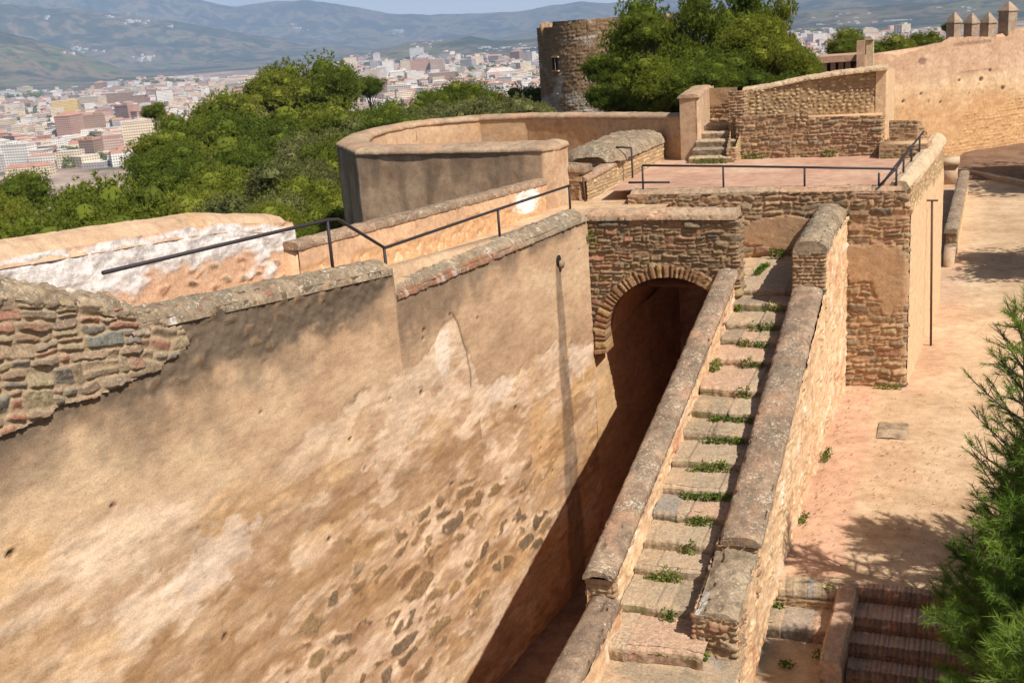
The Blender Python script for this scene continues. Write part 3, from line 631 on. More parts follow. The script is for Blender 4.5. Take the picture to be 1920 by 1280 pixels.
# ------------------------------------------------------------------ ruined chamber and stub walls beside the bastion
ru = thing('ruined_chamber', 'low ruined stone chamber with rounded mortar top inside the bastion', 'ruin', (-4.9, 18, 4.4))
def roundbox(seedv, path, z0, z1, mat, parent, name, res=.03, **kw):
    mb = MB(); masonry(mb, path, z0, z1, res, seed=seedv, **kw); return mb.build(name, mat, parent)
roundbox(41, [(-5.75, 16.9), (-5.7, 16.4), (-5.35, 16.25), (-4.55, 16.2), (-4.3, 16.4), (-4.2, 16.9), (-4.05, 18.5), (-3.95, 20.3), (-4.1, 20.9), (-4.5, 21.1)], 4.2, 5.42, M['light'], ru, 'stone_wall', prot=.03, ch=(.08, .13), sw=(.12, .3))
mb = MB()
Yc = np.linspace(16.1, 21.2, 90); t = np.linspace(0, 1, 50)
ww = np.clip(np.minimum((Yc - 16.05) / .35, (21.25 - Yc) / .6), 0, 1) ** .5
xr = np.interp(Yc, [16.1, 20.4, 21.2], [-4.12, -3.9, -3.95]); xl = np.full_like(Yc, -5.85)
xm = (xr + xl) / 2; hw = (xr - xl) / 2 * (.25 + .75 * ww)
tt = np.linspace(-1, 1, 50)
P = np.zeros((90, 50, 3)); P[..., 0] = xm[:, None] + hw[:, None] * tt[None]; P[..., 1] = Yc[:, None]
P[..., 2] = 5.3 + .36 * (np.clip(1 - np.abs(tt[None]) ** 3.5, 0, 1) ** .6) * ww[:, None]
d_, rr_q, r2_q, s_q = rubble(P[..., 0], P[..., 1], .2, .13, 45, .02, .03)
ex = s_q * sst(-.1, .15, fbm(P[..., 0] * 1.5, P[..., 1] * 1.5, 9, 4) + .1)
P[..., 2] += fbm(P[..., 0] * 2.5, P[..., 1] * 2.5, 4, 5) * .09 + ex * .035
mb.grid(P, dict(stone=ex, rnd=rr_q, mort=1 - ex, white=ex * 0), None, 0, True); mb.build('rounded_top', M['cap'], ru)
mb = MB(); mb.box(-5.25, -4.75, 16.14, 16.3, 4.45, 5.2); mb.build('doorway', M['black'], ru)
s1 = thing('stub_wall', 'short thick stone stub wall with rounded cap beside the bastion end', 'wall', (-5.1, 14.7, 4.4))
roundbox(42, [(-5.4, 14.95), (-5.35, 14.6), (-4.8, 14.55), (-4.68, 14.7), (-4.62, 15.2)], 4.2, 5.36, M['brown'], s1, 'stone_face', prot=.04)
mb = MB(); sweep(mb, [(-5.42, 14.85, 5.36), (-4.6, 14.8, 5.3)], arc_prof(.62, .14), .03, .03, 4, 3); mb.build('cap', M['pcap'], s1)
s2 = thing('ramp_wall', 'short sloping rubble wall with sandy top behind the rusty gate post', 'wall', (-4.5, 15.5, 4.4))
mb = MB(); masonry(mb, [(-4.72, 14.95), (-4.56, 14.5), (-4.42, 15.6), (-4.22, 16.9)], 4.2, lambda u: np.interp(u, [0, .4, 2.8], [5.08, 5.08, 5.25]), .025, seed=43, prot=.03, ch=(.07, .12), sw=(.1, .24)); mb.build('stone_face', M['light'], s2)
mb = MB(); sweep(mb, [(-4.74, 14.52, 5.08), (-4.4, 16.9, 5.26)], arc_prof(.4, .06), .03, .02, 4, 5, lambda U, S, P: dict(pink=np.full_like(U, .9))); mb.build('sandy_top', M['pcap'], s2)

# ------------------------------------------------------------------ arch bridge
ab = thing('arch_bridge', 'dark rubble bridge wall with brick arch over the shaded passage', 'bridge', (-1.65, 10.8, -3.45))
AX, AZ, AR = -1.52, 2.02, 1.5
def arch_mask(U, Z):
    X = -3.42 + U
    ins = ((Z > AZ) & (np.hypot(X - AX, (Z - AZ) * 1.0) < AR + .12)) | ((Z <= AZ) & (X > AX - AR - .05) & (X < AX + AR + .3))
    return ~((ins & (X < .05)) | ((Z < 1.86 + fbm(U * 4, Z, 2, 2) * .2) & (X < -.5)))
def ab_extra(U, Z, st):
    mo = sst(.3, .5, fbm(U * 1.3, Z * 2, 8, 4)) * sst(3.6, 4.4, Z) + blob(U, Z, .2, 4.3, .2, .3)
    return dict(moss=np.clip(mo, 0, 1) * .6)
mb = MB()
masonry(mb, [(-3.42, 10.4), (-.03, 10.4), (.0, 10.43), (.02, 10.92)], -.5, 4.78, .02, seed=21, prot=.046, ch=(.08, .2), sw=(.12, .5), warp=.06, gap=.012, bev=.02, mask=arch_mask, extra=ab_extra, rnd_r=.04, rough=.02)
mb.build('rubble_face', M['arch'], ab)
mb = MB()   # solid spandrel behind the face
n_ = 28; aa = np.linspace(math.pi, 0, n_)
V = []; 
for yy in (10.43, 10.9):
    for i in range(n_):
        V.append((AX + (AR + .06) * math.cos(aa[i]), yy, AZ + (AR + .06) * math.sin(aa[i])))
    for i in range(n_):
        V.append((np.interp(i, [0, n_ - 1], [-3.4, -.03]), yy, 4.76))
Q = []
for i in range(n_ - 1):
    Q.append((i, i + 1, n_ + i + 1, n_ + i)); o = 2 * n_
    Q.append((o + i + 1, o + i, o + n_ + i, o + n_ + i + 1)); Q.append((i + 1, i, o + i, o + i + 1)); Q.append((n_ + i, n_ + i + 1, o + n_ + i + 1, o + n_ + i))
mb.add(V, Q); mb.build('core', M['arch'], ab)
mb = MB()
na, nr = 220, 24
th_ = np.linspace(math.pi * 1.06, -.06 * math.pi, na); rr_ = np.linspace(AR - .02, AR + .27, nr)
T_, R_ = np.meshgrid(th_, rr_, indexing='ij')
ed = np.cumsum(np.random.RandomState(5).uniform(.06, .2, 80)); arc = (math.pi * 1.06 - T_) * AR
ci = np.searchsorted(ed, arc); dd = np.minimum(arc - np.where(ci > 0, ed[np.maximum(ci - 1, 0)], -1), ed[ci] - arc)
dd = np.minimum(dd, np.minimum(R_ - AR + .05, AR + .27 - R_ + fbm(arc * 5, R_, 2, 3) * .16)) + fbm(arc * 8, R_ * 8, 3, 3) * .022
stn = sst(.006, .03, dd)
P = np.stack([AX + R_ * np.cos(T_), 10.37 - stn * (.03 + .035 * hsh(ci, 3.)) - fbm(arc * 8, R_ * 8, 1, 3) * .02, AZ + R_ * np.sin(T_)], -1)
Pb = P[:, :1].copy(); Pb[..., 1] = 10.9
mb.grid(np.concatenate([Pb, P], 1), dict(rnd=np.concatenate([hsh(ci, 7.)[:, :1], hsh(ci, 7.)], 1), mort=np.concatenate([1 - stn[:, :1], 1 - stn], 1), stone=np.ones((na, nr + 1))), None, 0, True)
mb.build('arch_ring', M['vous'], ab)
mb = MB()
sweep(mb, [(-3.4, 10.66, 4.78), (-1.5, 10.66, 4.8), (-.02, 10.66, 4.78)], arc_prof(.66, .17, 11, .03), .025, .035, 5, 4, lambda U, S, P: dict(pink=sst(-.1, .2, fbm(U * 1.2, S, 4, 3)) * 1.), lump=.03)
mb.build('coping', M['rbcap'], ab)
# barrel vault, passage walls and the closed end
mb = MB()
aa = np.linspace(0, math.pi, 40); yy = np.linspace(10.85, 17.5, 40)
Rv = AR + .02
P = np.stack([np.repeat((AX + Rv * np.cos(aa))[:, None], 40, 1), np.repeat(yy[None], 40, 0), np.repeat((AZ + Rv * np.sin(aa))[:, None], 40, 1)], -1)
mb.grid(P, {}, None, 0, False)
pls = lambda U, Z: dict(stain=sst(-.1, .3, fbm(U * .6, Z * .6, 3, 4)))

plaster(mb, [(AX + Rv, 17.5), (AX + Rv, 10.45)], -3.5, 2.05, .08, amp=.02, extra=pls)
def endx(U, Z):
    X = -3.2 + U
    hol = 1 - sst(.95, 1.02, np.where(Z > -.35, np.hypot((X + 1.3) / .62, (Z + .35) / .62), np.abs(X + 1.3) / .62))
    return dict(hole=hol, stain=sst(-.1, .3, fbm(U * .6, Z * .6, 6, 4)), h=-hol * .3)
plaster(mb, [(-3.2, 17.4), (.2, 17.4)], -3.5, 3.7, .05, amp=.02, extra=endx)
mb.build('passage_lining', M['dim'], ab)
mb = MB(); plaster(mb, [(-3.3, 10.36), (float(MX(14)), 14), (-2.92, 17.5)], -3.5, lambda u: np.interp(u, [0, .3, 1, 7.2], [1.95, 2.02, 2.05, 2.1]), .05, amp=.02, extra=lambda U, Z: dict(ochre=np.ones_like(U) * .8, cream=blob(U, Z, .3, 1.6, .7, .8, 3) * .8))
mb.build('passage_side', M['wall'], ab)
mb = MB(); flat_grid(mb, -6.5, 0.2, -9, 17.6, -3.45, .12, .05, 1.2)
struct(mb.build('passage_floor', M['earth']))

# ------------------------------------------------------------------ stairway
RUN, RISE = .69, .17
def nose(Y): return .8 + .2464 * np.asarray(Y, float)
NOSY = [0, .84, 1.63, 2.26, 2.86, 3.48, 4.24, 5.09, 5.75, 6.5, 7.81, 8.64, 9.24, 10.18, 10.75]
st = thing('stone_staircase', 'long worn stone staircase climbing between two rounded parapets', 'staircase', (.6, 5, .4))
for k in range(15):
    y = NOSY[k]; z = .8 + RISE * k; yb = (NOSY[k + 1] + .12) if k < 14 else 14.1
    rs = np.random.RandomState(50 + k)
    mb = MB()
    prof = [(yb, z + .01), (y + .09, z), (y + .04, z - .012), (y + .012, z - .04), (y, z - .09), (y + .01, z - RISE - .06)]
    s_, q = polypath(prof, .02)
    X = np.linspace(-.06, 1.3, 70)
    P = np.zeros((70, len(s_), 3)); P[..., 0] = X[:, None]; P[..., 1] = q[None, :, 0]; P[..., 2] = q[None, :, 1]
    cut = np.sort(rs.uniform(.1, 1.2, rs.randint(1, 4))); cid = np.searchsorted(cut, X)
    gapd = np.min(np.abs(X[:, None] - cut[None]), 1)
    P[..., 1] += (fbm(X * 1.5, k * 3.3, 0, 3) * .1 + rs.uniform(-.03, .03, 5)[cid])[:, None] * sst(.6, .1, (q[None, :, 0] - y))
    N = norms(P, True)
    g = sst(.02, .0, gapd)[:, None]
    h = fbm(P[..., 0] * 5, P[..., 1] * 5, P[..., 2] * 5 + k, 4) * .028 + (rs.uniform(-.012, .012, 5)[cid])[:, None] - g * .02
    h = h - np.exp(-((q[None, :, 0] - y - .02) / .1) ** 2) * np.abs(fbm(X * 4, k, 3, 3))[:, None] * .06
    P = P + N * h[..., None]
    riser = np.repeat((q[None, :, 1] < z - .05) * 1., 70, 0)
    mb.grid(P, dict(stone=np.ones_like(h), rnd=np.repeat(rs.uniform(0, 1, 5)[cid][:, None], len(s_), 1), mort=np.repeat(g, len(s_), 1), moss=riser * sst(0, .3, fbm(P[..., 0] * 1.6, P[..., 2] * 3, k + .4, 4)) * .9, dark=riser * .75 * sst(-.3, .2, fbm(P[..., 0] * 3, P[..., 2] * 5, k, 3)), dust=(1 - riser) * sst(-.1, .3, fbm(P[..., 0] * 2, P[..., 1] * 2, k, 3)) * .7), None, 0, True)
    mb.build('step', M['step'], st)
mb = MB(); mb.add([(x, y, z) for x in (0, 1.2) for y, z in ((-.2, -3.4), (0, .4), (10.7, 2.9), (14, 2.9), (14, -3.4))], [(0, 1, 2, 3), (5, 8, 7, 6), (1, 6, 7, 2), (2, 7, 8, 3)], [(0, 3, 4), (5, 9, 8)]); mb.build('core', M['step'], st)
# parapets
def top_l(Y): return 1.52 + .2056 * (np.asarray(Y, float) - .48)
def par_extra_in(U, Z, s_): return dict(plast=sst(-.1, .25, fbm(U * 1.2, Z * 1.5, 3, 4)) * .7)
def rough_face(mb, path, zb, zt, seed, res=.025, zone=None):
    """ragged old render with stones half showing"""
    P, U, Z = face_grid(path, zb, zt, res)
    n = fbm(U * 1.1, Z * 1.3, seed, 5); n2 = fbm(U * 4, Z * 6, seed + 4, 5)
    d, rr, r2, s_ = rubble(U, Z, .3, .15, seed, .015, .035)
    show = s_ * sst(-.06, .12, n - .02) * (rr > .35)
    lp = fbm(U * .9, Z * 2.4, seed + 9, 6)
    h = n2 * .045 + lp * .06 + show * .035
    hol = (fbm(U * 3, Z * 4, seed + 20, 2) > .5) * 1.
    h = h - hol * .04
    P = P + norms(P)[...] * h[..., None]
    mb.grid(P, dict(stone=show, rnd=rr, mort=1 - show, white=sst(.12, .35, lp), red=sst(.2, .4, fbm(U * 1.5, Z * .8, seed + 2, 3)) * .9, dark=np.clip(hol * .9 + sst(.15, .4, fbm(U * 2, Z * 2, seed + 7, 4)) * .6, 0, 1)), None, 0)
pl_ = thing('stair_parapet', 'rounded mortar parapet between the staircase and the deep passage', 'parapet', (-.22, 5, .5))
mb = MB()
rough_face(mb, [(-.06, 10.42), (-.07, .5)], lambda u: nose(10.42 - u) - .55, lambda u: top_l(10.42 - u), 61)
mb.build('inner_face', M['pale'], pl_)
mb = MB()
plaster(mb, [(-.42, -4), (-.42, 10.4)], -3.5, lambda u: np.where(u < 4.45, .95, top_l(np.maximum(u - 4, .3))), .06, amp=.03, extra=pls)
mb.build('outer_face', M['dim'], pl_)
mb = MB()
yy = np.linspace(.4, 10.42, 60)
sweep(mb, [(-.22, y, float(top_l(y))) for y in yy], arc_prof(.46, .15, 12, -.03), .025, .03, 4, 5, lambda U, S, P: dict(pink=sst(0, .3, fbm(P[..., 0] * 2, P[..., 1], 3, 3))), lump=.012)
mb.build('coping', M['pcap'], pl_)
mb = MB()
masonry(mb, [(-.46, .7), (-.44, .5), (-.03, .47), (.0, .56)], .4, float(top_l(.5)) - .02, .018, seed=33, prot=.04, ch=(.06, .1), sw=(.1, .25))
mb.build('rubble_end', M['brown'], pl_)
mb = MB()   # low continuation
sweep(mb, [(-.17, .5, 1.12), (-.2, -1, 1.0), (-.24, -4, .8)], arc_prof(.42, .13, 10, .12), .03, .018, 3, 8, lambda U, S, P: dict(pink=S * 0)); mb.build('lower_coping', M['pcap'], pl_)
mb = MB(); rough_face(mb, [(.03, .6), (.0, -4)], .3, lambda u: 1.05 - .04 * u, 62); mb.build('lower_face', M['pale'], pl_)

def RXo(Y): return np.interp(Y, [0, 2, 10, 13.9], [1.68, 1.72, 1.84, 1.93])
def top_r(Y): return 1.5 + .2217 * (np.asarray(Y, float) - 1.88)
pr_ = thing('stair_parapet', 'rounded mortar parapet on the courtyard side of the staircase with brick pier', 'parapet', (1.5, 5, 0))
mb = MB()
rough_face(mb, [(float(RXo(y)), y) for y in (-.9, .4, .9, 2, 5, 10, 13.95)], lambda u: np.interp(u, [0, 2.0, 4.0, 14.9], [-1.0, -.7, -.1, -.1]), lambda u: np.where(u < 1.3, .55, np.where(u < 1.85, 1.15, np.where(u < 2.8, 1.2 + (u - 1.85) * .25, np.where(u < 10.95, top_r(u - .9), 4.18)))), 71)
mb.build('outer_face', M['pale'], pr_)
mb = MB()
rough_face(mb, [(1.24, 10.3), (1.24, 1.8)], lambda u: nose(10.3 - u) - .5, lambda u: top_r(10.3 - u), 72)
mb.build('inner_face', M['pale'], pr_)
mb = MB()
yy = np.linspace(1.88, 10.08, 60)
P0 = [(1.485, y, float(top_r(y))) for y in yy]
sweep(mb, P0, arc_prof(.62, .14, 13, 0), .025, .03, 4, 15, lambda U, S, P: dict(pink=sst(-.1, .3, fbm(P[..., 0] * 2, P[..., 1], 3, 3)) * sst(1., .3, S / S.max())), lump=.012)
mb.build('coping', M['pcap'], pr_)
mb = MB()
masonry(mb, [(1.18, 2.3), (1.17, 1.86), (1.71, 1.86), (1.72, 1.95)], .7, float(top_r(1.9)) + .02, .018, seed=34, prot=.05, ch=(.07, .13), sw=(.12, .3), warp=.04)
masonry(mb, [(1.12, 2.0), (1.1, .42), (1.68, .38), (1.69, .9)], .3, lambda u: np.interp(u, [0, .5, 1.58, 2.2, 2.8], [1.38, 1.3, 1.18, 1.12, 1.15]), .018, seed=35, prot=.06, ch=(.06, .14), sw=(.1, .3), warp=.06, rough=.03)
mb.build('rubble_end', M['brown'], pr_)
mb = MB()
sweep(mb, [(1.4, .4, 1.16), (1.42, 1.0, 1.26), (1.43, 1.9, 1.42)], [(-.31, -.12), (-.3, -.01), (-.15, .05), (.1, .06), (.28, 0), (.3, -.1)], .02, .06, 4, 18, lambda U, S, P: dict(white=blob(U, S, .25, .12, .3, .16) * .9, stone=U * 0), lump=.03)
mb.build('mortar_shelf', M['cap'], pr_)
# brick pier at the head of the stairs
mb = MB()
masonry(mb, [(1.2, 13.95), (1.18, 10.05), (1.2, 10.02), (1.83, 10.02), (1.85, 10.05)], 2.6, lambda u: np.interp(u, [0, 3.9, 4.6], [4.2, 4.14, 4.14]), .018, seed=36, prot=.035, ch=(.07, .09), sw=(.18, .34), warp=.012, gap=.012, bev=.015)
mb.build('brick_pier', M['brown'], pr_)
mb = MB()
sweep(mb, [(1.53, 10.0, 4.12), (1.53, 11.4, 4.16), (1.56, 13.95, 4.2)], arc_prof(.68, .26, 13, .04), .03, .06, 4, 19, lambda U, S, P: dict(pink=S * 0 + .3), lump=.03)
mb.build('pier_cap', M['cap'], pr_)

# ------------------------------------------------------------------ terrace bastion
tb = thing('terrace_bastion', 'square stone bastion carrying the red tiled terrace behind the stairs', 'bastion', (0, 17, 0))
mb = MB()
def tunder(U, Z):
    X = -3.35 + U
    m1 = blob(X, Z, .55, 3.75, 1.15, .42, 2, .12, .1) * (X < 1.9)
    m2 = blob(X, Z, 2.35, 3.05, .85, .5, 3, .3, .15) * (X > 1.85)
    m3 = blob(X, Z, 2.95, 2.6, .45, .9, 5, .35, .2)
    return np.clip(np.maximum(np.maximum(m1, m2), m3 * .9), 0, 1)
TCOR = 6.63
masonry(mb, [(-3.35, 14), (3.2, 14), (3.27, 14.03), (3.3, 14.12)], -.1, 4.74, .025, seed=51, prot=.046, ch=(.09, .25), sw=(.14, .55), warp=.07, gap=.012, bev=.02, under=tunder, rnd_r=.05, rough=.02, mask=lambda U, Z: (U > 3.3) | (Z > 3.1))
mb.build('front_wall', M['brown'], tb)
mb = MB()
def sunder(U, Z):
    return np.clip(sst(.0, .3, 4.35 - .02 * U - Z + fbm(U * 1.2, Z * 1.2, 4, 4) * .5) , 0, 1)
masonry(mb, [(3.3, 14.1), (3.93, 22.3), (3.7, 22.5), (2.4, 22.6)], -.1, 4.8, .035, kind='r', seed=52, prot=.03, under=sunder, sx=.22, sy=.12)
mb.build('side_wall', M['light'], tb)
mb = MB(); mb.prism([(.02, 14.1), (3.2, 14.1), (3.85, 22.2), (.02, 22.2)], -.2, 4.6); mb.prism([(-3.3, 14.1), (0, 14.1), (0, 22.2), (-3.3, 22.2)], 3.6, 4.6); mb.build('core', M['brown'], tb)
mb = MB()
def tx(X, Y):
    g = 1 - np.clip(np.minimum(np.abs(((Y - .1 * X) / .28) % 1 - .5) * 2, 1) / .14, 0, 1)
    return dict(mort=g * .7, pink=sst(-.1, .3, fbm(X * .5, Y * .7, 3, 4)) * .8)
flat_grid(mb, -4.0, 3.4, 14.35, 20.05, 4.79, .05, .012, .8, 3, tx); mb.build('tiled_floor', M['tiles'], tb)
mb = MB()
sweep(mb, [(-3.3, 14.28, 4.74), (0, 14.28, 4.76), (3.1, 14.28, 4.74)], [(-.28, .06), (-.05, .08), (.14, .07), (.27, .0), (.29, -.06)], .025, .03, 5, 21, lambda U, S, P: dict(pink=sst(.45, .6, U / U.max() + fbm(U, S, 2, 3) * .2)), lump=.02)
mb.build('front_coping', M['rbcap'], tb)
mb = MB()
sweep(mb, [(3.05, 14.22, 4.74), (3.3, 17, 4.8), (3.58, 20, 4.86), (3.74, 22.4, 4.9)], [(-.24, -.1), (-.24, .06), (-.15, .16), (0, .2), (.14, .16), (.24, .02), (.26, -.06)], .03, .03, 5, 22, lambda U, S, P: dict(pink=S * 0 + .2), lump=.02)
M['lcap'] = mat_rock('pale_coping', (lin(186, 160, 128), lin(204, 178, 144), lin(214, 190, 158)), None, None, layers=(('pink', lin(206, 170, 134), .6),), lichen=.2, speck=.4, bump=.8, nscale=6)
mb.build('side_coping', M['lcap'], tb)
# landing and sandy way behind the bridge wall
mb = MB()
flat_grid(mb, -3.3, 0.02, 10.9, 14.1, 3.16, .08, .03)
flat_grid(mb, -5.3, -2.3, 10.9, 16.9, 0, .08, .03, zf=lambda X, Y: 4.5 + .04 * (Y - 14) - .0 * X)
flat_grid(mb, -4.4, -3.2, 14.2, 21, 0, .1, .02, zf=lambda X, Y: np.interp(Y, [14, 16.5, 21], [4.5, 4.68, 4.78]))
struct(mb.build('sandy_path', M['ground']))

# ------------------------------------------------------------------ walls behind the terrace
uw = thing('terrace_back_wall', 'brown drystone retaining wall under the pale curved wall behind the terrace', 'wall', (.3, 20.5, 4.8))
mb = MB()
masonry(mb, [(-1.72, 21.2), (-1.7, 20.0), (2.3, 20.0), (2.34, 20.3)], 4.7, lambda u: np.interp(u, [0, 1.2, 3.2, 3.25, 5.3], [6.02, 6.02, 6.05, 5.92, 5.9]), .025, seed=81, prot=.05, ch=(.07, .17), sw=(.12, .4), warp=.05, gap=.012, bev=.016, extra=lambda U, Z, s_: dict(moss=sst(.2, .5, fbm(U * 1.5, Z * 2, 6, 3)) * sst(5.2, 4.8, Z) * .9))
masonry(mb, [(2.3, 19.3), (3.55, 19.25), (3.6, 20)], 4.7, 5.17, .025, seed=82, prot=.04, ch=(.06, .11), sw=(.14, .3), extra=lambda U, Z, s_: dict(moss=sst(5.0, 4.8, Z) * .7))
masonry(mb, [(2.5, 20.25), (3.25, 20.2), (3.5, 20.5)], 5.1, lambda u: np.interp(u, [0, .8, 1.2], [5.72, 5.7, 5.2]), .025, seed=83, prot=.04, ch=(.06, .11), sw=(.14, .3))
mb.prism([(-1.65, 20.1), (2.3, 20.1), (2.3, 21.5), (-1.65, 21.5)], 4.5, 5.9)
mb.prism([(2.3, 19.4), (3.5, 19.35), (3.5, 21), (2.3, 21)], 4.5, 5.15)
mb.build('retaining_face', M['brown'], uw)
mb = MB()
ZU = lambda u: np.interp(u, [0, .6, 1.7, 2.7, 3.7, 4.3], [6.68, 6.74, 6.92, 7.03, 7.1, 7.12])
masonry(mb, [(-1.55, 20.5), (0, 20.62), (1.2, 20.7), (2.1, 20.72)], 5.7, ZU, .025, kind='r', seed=84, prot=.05, sx=.16, sy=.1, under=lambda U, Z: sst(.25, .5, fbm(U * .9, Z * 1.2, 3, 4) + .3 * sst(2.2, 3.8, U) * sst(6.7, 6.1, Z)) * .7)
plaster(mb, [(2.1, 20.68), (2.38, 20.66), (2.42, 20.7), (2.45, 24)], 5.0, lambda u: np.interp(u, [0, 3.8], [7.1, 6.9]), .05, amp=.02, extra=lambda U, Z: dict(plast=np.ones_like(U)))
mb.prism([(-1.5, 20.6), (2.38, 20.78), (2.38, 21.2), (-1.5, 21.1)], 5.5, [6.65, 7.05, 7.05, 6.65])
mb.build('pale_wall', M['light'], uw)
mb = MB()
sweep(mb, [(x, 20.85 - .02 * abs(x), float(ZU(x + 1.6)) - .01) for x in np.linspace(-1.6, 2.42, 30)], arc_prof(.62, .1, 9, .03), .03, .04, 5, 31, lambda U, S, P: dict(pink=S * 0 + .6), lump=.03)
mb.build('coping', M['lcap'], uw)
mb = MB(); masonry(mb, [(-1.95, 20.9), (-1.95, 20.3), (-1.5, 20.28), (-1.42, 20.8)], 5.3, 6.72, .02, seed=85, prot=.04, ch=(.07, .09), sw=(.16, .3), warp=.012); mb.build('brick_pilaster', M['brown'], uw)
mb = MB(); masonry(mb, [(-2.95, 21.6), (-1.9, 21.5)], 5.3, 6.75, .025, seed=86, prot=.04, under=lambda U, Z: sst(6.1, 6.3, Z + fbm(U * 2, Z * 2, 3, 3) * .2)); mb.build('end_wall', M['brown'], uw)
ps = thing('plaster_pier', 'smooth pale plaster pier beside the small mossy steps', 'pier', (-3.1, 20.3, 4.8))
mb = MB(); plaster(mb, [(-3.4, 21.4), (-3.38, 20.15), (-2.86, 20.1), (-2.78, 20.3), (-2.76, 22.2)], 4.4, lambda u: np.interp(u, [0, 1.3, 1.8, 4], [6.62, 6.62, 6.66, 6.8]), .05, amp=.015); mb.prism([(-3.36, 21.4), (-3.34, 20.2), (-2.86, 20.15), (-2.84, 22)], 4.5, 6.6); mb.build('shaft', M['plaster'], ps)
mb = MB(); sweep(mb, [(-3.1, 20.08, 6.62), (-3.1, 22, 6.75)], arc_prof(.66, .08, 9, .03), .03, .025, 4, 3, lambda U, S, P: dict(pink=S * 0 + .5)); mb.build('cap', M['rbcap'], ps)
ss = thing('small_steps', 'five short mossy steps rising beside the plaster pier', 'steps', (-2.3, 20, 4.8))
for k in range(5):
    mb = MB(); z = 4.97 + .2 * k; y = 19.25 + .35 * k
    x0, x1 = -2.95 + .04 * k, -1.7
    prof = [(y + .6, z), (y + .06, z), (y, z - .04), (y + .02, z - .28)]
    s_, q = polypath(prof, .03); X = np.linspace(x0, x1, 50)
    P = np.zeros((50, len(s_), 3)); P[..., 0] = X[:, None]; P[..., 1] = q[None, :, 0]; P[..., 2] = q[None, :, 1]
    P = P + norms(P, True) * (fbm(P[..., 0] * 5, P[..., 1] * 5, P[..., 2] * 5, 4) * .04)[..., None]
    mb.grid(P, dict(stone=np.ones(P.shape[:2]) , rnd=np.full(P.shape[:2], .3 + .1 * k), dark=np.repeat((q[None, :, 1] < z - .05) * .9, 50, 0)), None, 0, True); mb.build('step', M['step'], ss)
sp = thing('side_stub', 'rubble cheek wall on the right of the small mossy steps', 'wall', (-1.7, 19.8, 4.8))
mb = MB(); masonry(mb, [(-1.86, 20.2), (-1.86, 19.3), (-1.6, 19.28), (-1.58, 20)], 4.7, lambda u: np.interp(u, [0, .9, 2], [5.75, 5.15, 5.6]), .025, seed=87, prot=.03, ch=(.06, .1), sw=(.1, .2)); mb.build('rubble', M['light'], sp)

# ------------------------------------------------------------------ far curtain wall with merlons
fwl = thing('curtain_wall', 'tall pinkish curtain wall with pointed merlons across the upper right', 'wall', (6, 58, 0))
mb = MB()
FD = (.6735, .7392); FO = (4.0 - 8 * FD[0], 55.5 - 8 * FD[1])
def fpt(u, off=0.): return (FO[0] + FD[0] * u - FD[1] * off * -1 * -1, FO[1] + FD[1] * u + FD[0] * off)
TOPF = lambda u: np.interp(u, [0, 2.3, 3.2, 3.86, 5.14, 6.1, 7.1, 7.7, 8.5, 11.9, 12.3, 12.4, 12.9, 16, 20], [6.16, 6.16, 6.13, 5.97, 6.12, 6.36, 6.43, 6.67, 6.64, 6.4, 6.44, 6.66, 6.82, 6.85, 6.9]) + fbm(np.asarray(u) * 2.2, 3, 1, 3) * .05
def fx(U, Z):
    n = fbm(U * .35, Z * .5, 3, 5)
    stz = sst(-.12, .15, np.interp(U, [0, 8, 8.8, 9.2, 11.6, 12.3, 14], [.4, .7, 1.3, 2.3, 2.2, 2.8, 2.8]) - Z + n * .9)
    d, rr, r2, s_ = courses(U, Z, (.13, .24), (.16, .42), 91, .06, .02, .05, .05)
    sh = s_ * stz
    mid = np.exp(-((Z - 3.9 + n) / .8) ** 2)
    hl = np.zeros_like(U)
    for (x, z, r) in ((11.0, 4.63, .12), (10.3, 4.2, .17), (8.6, 4.27, .09), (5.7, 3.8, .08), (4.4, 3.5, .1), (3.5, 3.4, .12), (12.1, 3.56, .13), (7.2, 3.2, .08), (9.4, 3.5, .06), (6.3, 3.3, .05)):
        hl = np.maximum(hl, 1 - sst(.6, 1.1, np.hypot((U - x) / 1.4, Z - z) / r + n))
    led = np.exp(-((Z - 4.72 + n * .1) / .03) ** 2) * (U > 8.6) * (U < 11) + np.exp(-((Z - 3.45 + n * .25) / .05) ** 2) * sst(.0, .3, fbm(U * 1.2, 2, 2, 3)) * (U > 5)
    mark = blob(U, Z, 5.75, 5.55, .35, .22, 5, .3)
    return dict(stone=sh, rnd=rr, mort=1 - sh, cream=sst(-.1, .3, mid + n - .5) * (1 - sh), ochre=sst(5, 2.5, Z + n) * .9, brown=sst(.2, .5, fbm(U * .6, Z * 1.8, 8, 5)) * sst(4.6, 3, Z) * .5, dark=np.clip(mark + (np.abs(Z - 6.25) < .1) * (U > 8) * (U < 11) * .7, 0, 1), crack=np.clip(hl + led * .5, 0, 1), h=sh * .05 - hl * .06 + n * .03 + fbm(U * 2, Z * 3, 5, 4) * .03)
mb = MB()
plaster(mb, [fpt(0), fpt(19)], -1.0, TOPF, .06, amp=.0, extra=fx)
uq = [0, 3, 6, 9, 12, 15, 19]
mb.prism([fpt(u, .1) for u in uq] + [fpt(u, 1.0) for u in uq[::-1]], -1.5, [float(TOPF(u)) - .08 for u in uq] + [float(TOPF(u)) - .1 for u in uq[::-1]])
M['fwall'] = mat_rock('curtain_plaster', (lin(190, 150, 120), lin(206, 168, 136), lin(216, 182, 150)), lift(LIGHT_ST, .85), lin(176, 138, 98), layers=(('cream', lin(228, 196, 158), .8), ('ochre', lin(208, 160, 106), .75), ('brown', lin(160, 120, 80), .7), ('dark', lin(134, 100, 80), .8), ('crack', lin(80, 58, 44), .9)), bump=.5, nscale=1.2)
mb.build('plaster_face', M['fwall'], fwl)
